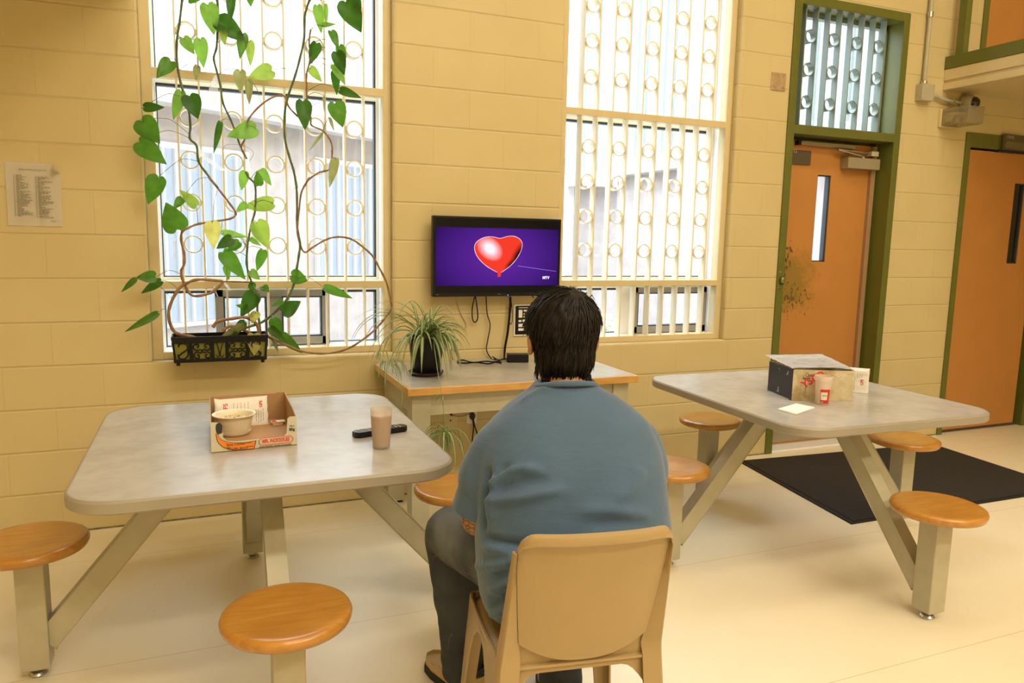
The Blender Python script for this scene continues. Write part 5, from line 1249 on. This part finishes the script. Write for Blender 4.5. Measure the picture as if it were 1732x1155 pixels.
for i in range(950):
    th_, ph_ = rr.uniform(0, 2*PI), rr.uniform(.0, 1.0)
    d = V3((math.cos(th_)*math.sin(ph_*2.4), math.sin(th_)*math.sin(ph_*2.4), math.cos(ph_*2.4)))
    h = hb.ray_cast(HP(0, -.01, -.01)+d*.3, -d)
    if h[0] is None: continue
    p, n_ = h[0], h[1]
    if n_.dot(d) < 0: n_ = -n_
    flow = (p-crown); flow = (flow-n_*flow.dot(n_)); flow = flow.normalized() if flow.length > 1e-4 else V3((1, 0, 0))
    flow = (flow*.8+V3((0, 0, -.55))+PRT*rr.uniform(-.25, .25)+PFW*rr.uniform(-.2, .2)).normalized(); flow = (flow-n_*flow.dot(n_)*.9).normalized()
    l = rr.uniform(.025, .055); pts = []
    for k in range(5):
        q_ = p+flow*l*(k/4)
        hh = hb.find_nearest(q_)
        lift = .0015+.004*(k/4)**2*rr.uniform(.2, 1.4)
        nn = hh[1] if hh[1].dot(q_-HP(0, -.01, -.01)) > 0 else -hh[1]
        pts.append(hh[0]+nn*lift+(flow*l*.1 if k == 4 else V3((0, 0, 0))))
    if (pts[0]-HEADC).z < -.118 : continue
    tube(bm, pts, [.0016, .0022, .0020, .0013, .0003], 4)
# wisps at the nape, the temples and on top
for i in range(90):
    a = rr.uniform(-1.25, 1.25); b0 = HP(.072*math.sin(a), -.040-.045*math.cos(a), -.112+.012*rr.random()); out = (PRT*math.sin(a)-PFW*math.cos(a))
    l = rr.uniform(.012, .034); tube(bm, [b0, b0+V3((0, 0, -l*.6))+out*.003, b0+V3((0, 0, -l))+out*rr.uniform(.002, .016)+PRT*rr.uniform(-.006, .006)], [.002, .0016, .0003], 4)
for i in range(46):
    s = -1 if i < 32 else 1; b0 = HP(s*.090, rr.uniform(-.03, .045), rr.uniform(.02, .07)); l = rr.uniform(.015, .035)
    tube(bm, [b0, b0+V3((0, 0, -l*.5))+PRT*s*.008, b0+V3((0, 0, -l))+PRT*s*rr.uniform(.002, .016)+PFW*rr.uniform(-.01, .014)], [.002, .0016, .0003], 4)
for i in range(26):
    b0 = HP(rr.uniform(-.07, .08), rr.uniform(-.03, .07), .108-.02*rr.random()); tube(bm, [b0, b0+PRT*rr.uniform(-.012, .022)+V3((0, 0, .012)), b0+PRT*rr.uniform(-.02, .045)+V3((0, 0, rr.uniform(.0, .014)))-PFW*.01], [.002, .0018, .0003], 4)
for s in (-1,):
    for i in range(22):
        b0 = HP(s*.058, .020+rr.uniform(-.015, .03), -.085-rr.random()*.02); tube(bm, [b0, b0+V3((0, 0, -.015))+PRT*s*.004, b0+V3((0, 0, -.030))+PRT*s*rr.uniform(-.002, .010)], [.0016, .0012, .0003], 4)
ob('hair_strands', bm, hm.m, hair, smooth=True)

# ------------------------------------------------------------------ the climbing plant in its hanging planter
M['leaf_dark'] = leaf_mat('dark_leaf', (.030, .092, .012), (.045, .14, .008))
M['leaf_mid'] = leaf_mat('mid_leaf', (.060, .155, .018), (.10, .26, .016))
M['leaf_lime'] = leaf_mat('lime_leaf', (.20, .31, .045), (.34, .48, .06))
M['leaf_yellow'] = leaf_mat('yellow_leaf', (.50, .46, .10), (.72, .66, .16))
M['leaf_olive'] = leaf_mat('olive_leaf', (.22, .22, .07), (.34, .32, .10))
LEAFM = dict(d=M['leaf_dark'], m=M['leaf_mid'], l=M['leaf_light'], g=M['leaf_lime'], y=M['leaf_yellow'], o=M['leaf_olive'])
pl = root('hanging_planter', (.06, -.095, .80), 'black scrollwork planter box hung on the left window with a tall heart-leaved vine', 'potted plant')
pf = -.178; A, Bq = PY(289.5, 570.5, pf), PY(453, 567, pf); pz1 = (A.z+Bq.z)/2; px0, px1 = A.x, Bq.x; pz0 = PY(373, 611.5, pf).z; pbk = -.020
bm = B(); ins = .010
def frus(bm, x0, x1, y0, y1, z0, z1, tx, ty):
    v = [bm.verts.new(p) for p in ((x0+tx, y0+ty, z0), (x1-tx, y0+ty, z0), (x1-tx, y1, z0), (x0+tx, y1, z0), (x0, y0, z1), (x1, y0, z1), (x1, y1, z1), (x0, y1, z1))]
    for q in ((0, 1, 2, 3), (0, 4, 5, 1), (1, 5, 6, 2), (2, 6, 7, 3), (3, 7, 4, 0)): bm.faces.new([v[i] for i in q])
    return v
frus(bm, px0+.004, px1-.004, pf+.004, pbk, pz0+.006, pz1-.003, .010, .006)
bmesh.ops.solidify(bm, geom=bm.faces[:], thickness=.003)
box_o = ob('planter_box', bm, mat('olive_liner', (.40, .39, .06), .5, var=.2, scale=12), pl)
def FP(u, v, o=0.):   # point of the sloping front face: u 0..1 across, v 0..1 up
    t_ = .010*(1-v); return V3((px0+t_+(px1-px0-2*t_)*u, pf+.006*(1-v)-o, pz0+(pz1-pz0)*v))
bm = B()
def bar(u0, v0, u1, v1, w_, th=.005): beam(bm, FP(u0, v0, .001), FP(u1, v1, .001), w_, th, (0, -1, 0))
bar(0, .955, 1, .955, .012); bar(0, .80, 1, .80, .010); bar(0, .07, 1, .07, .016); bar(0, .87, 1, .87, .026)
for u in (.010, .185, .41, .565, .79, .99): bar(u, 0, u, 1, .010 if u in (.010, .99) else .016)
def scroll(pts, r=.0031): tube(bm, spline([FP(u, v, .002) for u, v in pts], 6), r, 6)
def spiral(cx, cy, r0, a0, turns, sgn): return [(cx+(r0*(1-.8*t_/10))*math.cos(a0+sgn*turns*2*PI*t_/10)*.30, cy+(r0*(1-.8*t_/10))*math.sin(a0+sgn*turns*2*PI*t_/10)) for t_ in range(11)]
for c in (.30, .68):
    for s in (-1, 1):
        for q in (-1, 1):
            cx, cy = c+s*.052, .44+q*.185
            scroll([(c, .44)]+spiral(cx, cy, .165, math.atan2(-q*.7, -s*.7) if True else 0, 1.15, s*q), .0030)
for c in (.098, .885):
    s = 1 if c < .5 else -1
    scroll([(c-s*.055, .22), (c-s*.02, .36), (c+s*.045, .52), (c+s*.055, .66), (c+s*.02, .77), (c-s*.03, .72), (c-s*.035, .62)]); scroll([(c+s*.06, .52), (c+s*.05, .30), (c+s*.01, .16), (c-s*.04, .18), (c-s*.05, .34)])
scroll([(.450, .74), (.468, .60), (.487, .22)], .0022); scroll([(.525, .74), (.507, .60), (.487, .22)], .0022); scroll([(.447, .28), (.463, .16), (.478, .24)], .0018); scroll([(.528, .28), (.512, .16), (.497, .24)], .0018)
for x_ in (px0, px1):
    s = 1 if x_ == px0 else -1
    for z_ in (pz1-.006, pz1-.03, pz0+.012): beam(bm, (x_+s*(.010*(pz1-z_)/(pz1-pz0)), pf+.004, z_), (x_+s*(.010*(pz1-z_)/(pz1-pz0)), pbk, z_), .005, .014)
    for y_ in (-.13, -.075): beam(bm, (x_+s*.010, y_, pz0), (x_, y_, pz1), .005, .006)
beam(bm, (px0, pbk-.002, pz1-.006), (px1, pbk-.002, pz1-.006), .006, .012)
for x_ in (px0+.025, px1-.025): box(bm, (x_-.008, pf+.012, pz0-.014), (x_+.008, pf+.028, pz0+.006)); box(bm, (x_-.006, pbk-.004, pz1-.012), (x_+.006, .055, pz1-.004)); box(bm, (x_-.006, .048, pz1-.03), (x_+.006, .0545, pz1-.004))
ob('scrollwork', bm, M['black'], box_o)
bm = B(); N = 24; g = [[bm.verts.new((px0+.012+(px1-px0-.024)*i/N, pf+.012+(pbk-pf-.018)*j/8, pz1-.016+.006*mnoise.noise(V3((i*.9, j*.9, 0))))) for j in range(9)] for i in range(N+1)]
for i in range(N):
    for j in range(8): bm.faces.new((g[i][j], g[i+1][j], g[i+1][j+1], g[i][j+1]))
ob('soil', bm, M['soil'], pl, smooth=True)
def z2(p): return (p[0]/3.608+200, p[1]/3.608)
def z3(p): return (p[0]/3.398+200, p[1]/3.398+300)
stems = []
rs = random.Random(21)
def stem(pts, conv, y0, y1, r0, r1, m, ends=None):
    P_ = [conv(p) for p in pts]; n_ = len(P_)-1
    W = [PY(x, y, y0+(y1-y0)*i/n_+.006*math.sin(i*1.7+y0*40)) for i, (x, y) in enumerate(P_)]
    if ends: W = W+[V3(e) for e in ends]
    sp = spline(W, 6); N_ = len(sp)-1; bm = B(); tube(bm, sp, [1.28*(r0+(r1-r0)*i/N_)*(1+.10*math.sin(i*1.1)) for i in range(N_+1)], 8)
    for i in range(4, N_-2, 5):      # nodes and aerial root stubs
        d = V3((rs.uniform(-1, 1), rs.uniform(-1, .2), rs.uniform(-.6, .6))).normalized(); tube(bm, [sp[i], sp[i]+d*rs.uniform(.006, .014)], [.0016, .0006], 5)
    ob('stem', bm, m, pl, smooth=True); stems.append(sp)
soilz = pz1-.016
stem([(393, -30), (375, 130), (358, 250), (360, 390), (385, 520), (425, 640), (440, 760), (438, 845), (478, 890), (490, 985), (540, 1060), (610, 1150)], z2, -.05, -.05, .0042, .0042, M['stemg'])
stem([(520, 0), (590, 85), (640, 150), (675, 205), (650, 235), (560, 252), (460, 268), (400, 292), (365, 318), (362, 370), (380, 440), (378, 500), (362, 540), (375, 600), (425, 678), (520, 668), (560, 642), (600, 602), (560, 592), (460, 588), (400, 605), (345, 645), (300, 730), (290, 800), (310, 868), (345, 900)], z3, -.05, -.08, .0036, .0064, M['stemb'], [PY(323.6, 569, -.10), PY(330, 572, -.10)])
stem([(600, -20), (610, 80), (605, 200), (600, 290), (583, 355), (600, 430), (625, 530), (640, 630), (690, 740), (720, 820), (745, 890), (785, 970)], z2, -.04, -.03, .0042, .0034, M['stemg'])
stem([(785, 970), (752, 900), (780, 830), (790, 740), (850, 660), (930, 600), (1000, 582), (1025, 602), (1040, 650), (1090, 705), (1160, 760)], z2, -.03, -.06, .0036, .0034, M['stemb'])
stem([(1175, -20), (1140, 90), (1135, 230), (1110, 350), (1080, 460), (1030, 610), (1015, 720), (1018, 850), (1045, 960), (1070, 1040), (1090, 1150)], z2, -.05, -.06, .0044, .0044, M['stemg'])
stem([(1015, -10), (1027, 100), (1027, 230), (1030, 300), (1045, 380), (1038, 450), (1025, 530), (1010, 610), (970, 700), (900, 775), (830, 830), (760, 855), (720, 868)], z3, -.06, -.09, .0040, .0052, M['stemg'], [PY(405, 560, -.10), PY(398, 566, -.10)])
stem([(1175, 180), (1165, 250), (1170, 330), (1165, 390), (1150, 450), (1150, 560), (1155, 640), (1175, 720), (1180, 765), (1250, 800), (1300, 870), (1305, 950), (1290, 1030), (1220, 1055), (1160, 1100), (1130, 1150)], z2, -.06, -.06, .0034, .0034, M['stemb'])
stem([(1100, 0), (1055, 80), (1040, 180), (1032, 260), (1030, 320), (1050, 400), (1075, 430), (1120, 400), (1200, 355), (1270, 342), (1340, 355), (1400, 395), (1460, 450), (1500, 520), (1540, 600), (1560, 680), (1570, 750), (1540, 800), (1470, 880), (1380, 950), (1290, 995), (1180, 1012), (1060, 1000), (960, 960), (880, 925)], z3, -.06, -.11, .0034, .0046, M['stemb'], [PY(448, 566, -.11), PY(440, 570, -.10)])
stem([(735, -30), (750, 0), (785, 40), (790, 120), (785, 200), (765, 270), (750, 350), (740, 430), (738, 500), (755, 570), (775, 620), (800, 680), (800, 760), (815, 860)], z3, -.04, -.09, .0036, .0042, M['stemg'], [PY(440, 568, -.09)])
stem([(775, 602), (700, 600), (600, 597)], z3, -.05, -.05, .0030, .0030, M['stemb'])
stem([(545, 862), (570, 830), (650, 812), (740, 806), (800, 850)], z3, -.12, -.10, .0062, .0060, M['stemb'], [PY(437, 570, -.10)])
stem([(600, 885), (640, 855), (700, 868), (745, 890)], z3, -.11, -.09, .0060, .0060, M['stemb'], [PY(421, 568, -.09)])
stem([(1130, 740), (1090, 705)], z2, -.06, -.06, .003, .003, M['stemb'])
LF2 = [((430, 5), (515, -12), 34, 'm'), ((545, 30), (588, 215), 96, 'l'), ((612, 125), (776, 248), 112, 'd'), ((690, -20), (682, 130), 48, 'd'), ((640, 190), (650, 272), 40, 'g'), ((760, 205), (745, 357), 62, 'm'),
 ((800, 250), (810, 404), 52, 'g'), ((400, 235), (465, 332), 62, 'l'), ((500, 240), (520, 414), 74, 'l'), ((320, 375), (235, 472), 78, 'm'), ((483, 405), (474, 492), 40, 'o'), ((935, 430), (795, 470), 92, 'g'),
 ((745, 435), (740, 557), 70, 'o'), ((800, 490), (795, 642), 44, 'o'), ((385, 560), (335, 732), 64, 'l'), ((436, 588), (486, 724), 98, 'd'), ((160, 655), (280, 655), 52, 'd'), ((145, 737), (252, 875), 118, 'm'), ((130, 870), (285, 997), 108, 'm'),
 ((622, 745), (585, 937), 36, 'd'), ((835, 785), (665, 826), 100, 'l'), ((245, 1085), (178, 1245), 105, 'm'), ((775, 1050), (748, 1165), 56, 'l'), ((855, 1128), (850, 1043), 54, 'm'), ((870, 1040), (932, 1126), 52, 'l'),
 ((800, -30), (810, 42), 44, 'm'), ((1215, 35), (1240, 207), 58, 'l'), ((1265, 25), (1272, 172), 26, 'l'), ((1388, 12), (1483, 198), 126, 'd'), ((1440, -5), (1482, 62), 60, 'd'), ((1245, 156), (1327, 144), 32, 'l'), ((1300, 190), (1346, 297), 52, 'm'),
 ((1350, 280), (1386, 402), 54, 'm'), ((1335, 320), (1380, 457), 78, 'd'), ((1210, 265), (1170, 397), 68, 'd'), ((1315, 395), (1386, 517), 54, 'l'), ((1318, 440), (1341, 577), 58, 'd'), ((1355, 550), (1482, 592), 52, 'd'),
 ((1170, 415), (1247, 502), 54, 'g'), ((1128, 620), (1140, 793), 90, 'd'), ((1322, 632), (1371, 777), 106, 'm'), ((1290, 720), (1319, 802), 20, 'o'), ((1325, 970), (1289, 1142), 54, 'o'), ((1245, 815), (1165, 922), 16, 'o'), ((1256, 590), (1258, 682), 16, 'o')]
LF3 = [((335, 295), (277, 145), 124, 'm'), ((446, 162), (357, 72), 58, 'g'), ((368, 122), (317, 180), 46, 'm'), ((735, 150), (678, 197), 44, 'l'), ((886, 150), (710, 166), 84, 'g'), ((540, 260), (553, 412), 82, 'y'), ((795, 262), (863, 407), 104, 'g'),
 ((600, 318), (747, 341), 40, 'l'), ((650, 350), (566, 409), 60, 'd'), ((695, 375), (623, 423), 54, 'm'), ((830, 420), (799, 542), 58, 'm'), ((605, 432), (730, 585), 84, 'm'), ((620, 510), (635, 587), 38, 'l'), ((760, 540), (814, 588), 48, 'l'), ((760, 352), (814, 389), 30, 'l'),
 ((998, 566), (1094, 592), 82, 'm'), ((1185, 632), (1353, 694), 50, 'm'), ((950, 772), (1054, 712), 84, 'd'), ((782, 668), (704, 802), 90, 'd'), ((740, 745), (677, 735), 32, 'm'), ((765, 610), (776, 662), 42, 'd'), ((830, 630), (866, 656), 48, 'm'), ((790, 775), (770, 842), 54, 'y'),
 ((945, 712), (883, 741), 30, 'm'), ((725, 830), (671, 872), 48, 'm'), ((715, 850), (586, 917), 38, 'o'), ((890, 815), (943, 907), 62, 'm'), ((875, 865), (963, 947), 48, 'm'), ((930, 905), (1067, 1012), 62, 'm'), ((782, 905), (782, 1024), 80, 'y'), ((672, 890), (681, 1062), 30, 'd'), ((890, 930), (926, 1012), 22, 'o'),
 ((100, 582), (14, 662), 30, 'm'), ((210, 570), (104, 576), 62, 'm'), ((245, 595), (129, 667), 46, 'd'), ((225, 780), (38, 890), 40, 'm')]
WP = ([0, .08, .2, .35, .5, .65, .8, .92, 1], [.56, .86, 1, .98, .86, .67, .42, .19, .015])
lr = random.Random(4)
def make_leaf(bpx, tpx, wpx, kind, yb):
    tilt = lr.uniform(-.05, .03); b_ = PY(*bpx, yb); t_ = PY(*tpx, yb+tilt); ax = t_-b_; L = ax.length; ax.normalize()
    W = wpx/310.0*.49
    n_ = V3((lr.uniform(-.35, .35), -1, lr.uniform(-.1, .35))); n_ = (n_-ax*n_.dot(ax)).normalized(); sd = ax.cross(n_)
    NR, NC = 12, 6; bm = B(); g = []; fold = lr.uniform(.12, .30); curl = lr.uniform(.04, .16)
    for i in range(NR+1):
        s = i/NR; row = []
        for j in range(NC+1):
            c = -1+2*j/NC; ac = abs(c); t0 = -.46*ac*(1-ac*.72)*min(1, 2*W/L+.15)*.75; ln = L*(t0+(1-t0)*s)
            wv = W*interp(s, *WP)*c*(1 if ac < 1 else 1.0)
            h = fold*abs(wv)-curl*L*s*s + .05*W*math.sin(s*9+j)
            row.append(bm.verts.new(b_+ax*ln+sd*wv+n_*h))
        g.append(row)
    for i in range(NR):
        for j in range(NC): bm.faces.new((g[i][j], g[i][j+1], g[i+1][j+1], g[i+1][j]))
    # leaf stalk back to the nearest stem
    best = min(((p-b_).length + (0 if p.z >= b_.z-.10 else .03), i, k) for k, sp in enumerate(stems) for i, p in enumerate(sp[::2]))
    sp = stems[best[2]][::2]; tgt = sp[best[1]]
    if best[0] < .02 and (tgt-b_).length < .02: 
        i2 = max(0, min(len(sp)-1, best[1]-2)); tgt = sp[i2]
    d_ = (b_-tgt).length
    mid = (b_+tgt)/2+V3((0, -.3*d_*.3, .18*d_)); q_ = b_+(b_-mid).normalized()*.0
    tube(bm, spline([tgt, (tgt+mid)/2+V3((0, 0, .04*d_)), mid, b_-ax*.006, b_+ax*.006], 5), .0013 if d_ < .3 else .0015, 5, mi=1)
    ob('leaf', bm, [LEAFM[kind], M['stemg']], pl, smooth=True, angle=180)
for lst, cv, sc in ((LF2, z2, 3.608), (LF3, z3, 3.398)):
    for i, (b_, t_, w_, k_) in enumerate(lst):
        yb = -.02-.10*lr.random() if k_ in 'lgy' else -.07-.07*lr.random()
        if cv is z3 and cv(b_)[1] > 520: yb = -.10-.08*lr.random()
        make_leaf(cv(b_), cv(t_), w_/sc, k_, yb)
# white plastic ties
def ribbon(name, pts, w_, y_, par):
    bm = B(); sp = spline([PY(x, y, y_+.006*math.sin(i*2)) for i, (x, y) in enumerate(pts)], 6); a, b_ = [], []
    for i, p in enumerate(sp):
        k = i/(len(sp)-1); ww = w_*(.25+.75*math.sin(min(1, k*1.5)*PI/2)) if w_ > .004 else w_
        a.append(bm.verts.new(p+V3((-ww/2, .003*math.sin(i), 0)))); b_.append(bm.verts.new(p+V3((ww/2, 0, .002))))
    for i in range(len(sp)-1): bm.faces.new((a[i], a[i+1], b_[i+1], b_[i]))
    bmesh.ops.solidify(bm, geom=bm.faces[:], thickness=.0006); ob(name, bm, frosted_mat('thin_white_plastic', (.85, .85, .85), .55, .4) if 'thin_white_plastic' not in bpy.data.materials else bpy.data.materials['thin_white_plastic'], par)
ribbon('tie', [z2((600, 458)), z2((585, 520)), z2((578, 590)), z2((570, 655))], .045, -.03, pl)
ribbon('tie', [z2((478, 860)), z2((500, 930)), z2((560, 985)), z2((650, 1045))], .030, -.045, pl)
ribbon('tie', [z3((350, 530)), z3((362, 560)), z3((372, 592))], .010, -.055, pl)
ribbon('tie', [z3((600, 600)), z3((622, 620)), z3((640, 650))], .014, -.055, pl)
ribbon('tie', [z3((590, 598)), z3((556, 620)), z3((553, 640)), z3((572, 685))], .004, -.058, pl)
ribbon('tie', [z3((435, 340)), z3((400, 345)), z3((330, 352)), z3((322, 430)), z3((318, 470))], .007, -.04, pl)
bm = B(); tube(bm, spline([PY(*z2(p), -.03) for p in ((640, 915), (660, 885), (720, 882), (790, 900), (825, 935), (800, 985))], 6), .0009, 5); tube(bm, spline([PY(*z3(p), -.05) for p in ((570, 75), (556, 120), (548, 180), (543, 255))], 6), .0011, 5)
ob('tendril', bm, M['stemb'], pl, smooth=True)

# ------------------------------------------------------------------ spider plant on the side table
M['spider'] = leaf_mat('spider_leaf_green', (.16, .24, .075), (.20, .32, .06)); M['spiderw'] = leaf_mat('spider_leaf_stripe', (.68, .70, .50), (.60, .66, .36))
sc = PZ(721, 633, .751); sc = V3((sc.x, sc.y, .7505)); S = root('spider_plant', sc[:], 'spider plant with striped arching leaves in a black pot on the table under the television', 'potted plant')
bm = B(); lathe(bm, [(0, 0), (.070, 0), (.080, .004), (.087, .016), (.085, .018), (.076, .007), (0, .006)], sc, 40); ob('saucer', bm, mat('plum_plastic', (.045, .012, .016), .3), S, smooth=True, angle=50)
R0, R1, HP_ = .066, .092, .190
bm = B(); lathe(bm, [(0, .0065), (R0-.004, .0065), (R0, .010), (R1-.004, HP_-.022), (R1+.001, HP_-.020), (R1+.003, HP_), (R1-.003, HP_), (R1-.006, HP_-.02), (R0-.004, .016), (0, .016)], sc, 44); ob('pot', bm, M['black'], S, smooth=True, angle=50)
bm = B(); lathe(bm, [(0, HP_-.010), (.05, HP_-.012), (R1-.007, HP_-.018)], sc, 24); ob('soil', bm, M['soil'], S)
def blade(bm, p0, az, el, L, w_, droop, seg=11, twist=0, gravity=1.0):
    """arching strap leaf with a pale middle stripe"""
    d = V3((math.cos(az)*math.cos(el), math.sin(az)*math.cos(el), math.sin(el))); p = V3(p0); rows = []; st = L/seg
    side = V3((-math.sin(az), math.cos(az), 0))
    for i in range(seg+1):
        t_ = i/seg; ww = w_*(.55+.45*math.sin(min(1, t_*2.2)*PI/2))*(1 if t_ < .45 else max(.04, 1-((t_-.45)/.55)**1.6))
        up_ = side.cross(d).normalized()
        rows.append([bm.verts.new(p+side*ww*k+up_*(abs(k)*ww*.5)) for k in (-.5, -.2, .2, .5)])
        p = p+d*st
        if tx0-.007 < p.x < tx1 and p.y > ty0-.009 and p.z < .757:      # keep clear of the table
            if p.z > .715: p.z = .757
            elif p.x-tx0 < p.y-ty0: p.x = tx0-.007
            else: p.y = ty0-.009
        d = (d+V3((0, 0, -droop*gravity*(.35+t_)/seg))).normalized()
    for A, Bq in zip(rows, rows[1:]):
        for k in range(3):
            f = bm.faces.new((A[k], A[k+1], Bq[k+1], Bq[k])); f.material_index = 1 if k == 1 else 0
    return p
rp = random.Random(12)
bm = B(); c0 = sc+V3((0, 0, HP_-.006))
for i in range(74):
    az = rp.uniform(0, 2*PI); left = max(0, math.cos(az-PI*1.08))
    if math.sin(az) > .55: az = -az*.6
    el = rp.uniform(.35, 1.25); L = rp.uniform(.18, .31)*(1+.6*left); 
    blade(bm, c0+V3((rp.uniform(-.035, .035), rp.uniform(-.035, .035), 0)), az, el, L, rp.uniform(.011, .017), rp.uniform(2.4, 4.6))
for i in range(6): blade(bm, c0+V3((rp.uniform(-.02, .02), rp.uniform(-.02, .02), 0)), rp.uniform(0, 2*PI), rp.uniform(1.25, 1.5), rp.uniform(.07, .11), .010, .6)
for i in range(9): # long front blades
    az = -PI/2+rp.uniform(-.9, .5); blade(bm, c0+V3((rp.uniform(-.04, .03), -.045, 0)), az, rp.uniform(.15, .7), rp.uniform(.24, .34), .018, rp.uniform(4.5, 6.5))
fo = ob('foliage', bm, [M['spider'], M['spiderw']], S, smooth=True, angle=180)
# runners with young plantlets
def plantlet(runner, n, Lr, seed, up_=.4):
    r_ = random.Random(seed); bm = B(); sp = spline(runner, 8); tube(bm, sp, .0016, 6); q = ob('runner', bm, mat('runner_green', (.24, .32, .08), .5) if 'runner_green' not in bpy.data.materials else bpy.data.materials['runner_green'], S, smooth=True)
    bm = B()
    for i in range(n): blade(bm, sp[-1]+V3((r_.uniform(-.006, .006), r_.uniform(-.006, .006), r_.uniform(-.012, .012))), r_.uniform(0, 2*PI), r_.uniform(-.5, 1.2)*up_+.2, Lr*r_.uniform(.6, 1.15), r_.uniform(.008, .012), r_.uniform(5, 9.5))
    ob('plantlet', bm, [M['spider'], M['spiderw']], q, smooth=True, angle=180)
yq = -.80
plantlet([c0+V3((.02, -.05, .0)), PY(735, 590, -.60), PY(740, 625, -.70), PY(745, 655, yq), PY(748, 672, yq)], 5, .055, 3)
plantlet([PY(748, 672, yq), PY(751, 700, yq), PY(753, 733, yq)], 30, .215, 4, .6)
plantlet([c0+V3((-.05, -.02, 0)), PY(665, 575, -.52), PY(655, 590, -.55), PY(658, 612, -.60)], 17, .135, 5)
plantlet([PY(658, 612, -.60), PY(672, 640, -.78), PY(680, 665, -.80), PY(676, 700, -.80)], 8, .07, 6)
plantlet([PY(676, 700, -.80), PY(664, 735, -.72), PY(655, 770, -.70)], 16, .17, 7)
plantlet([PY(640, 548, -.40), PY(640, 575, -.42), PY(644, 592, -.44)], 5, .08, 8)
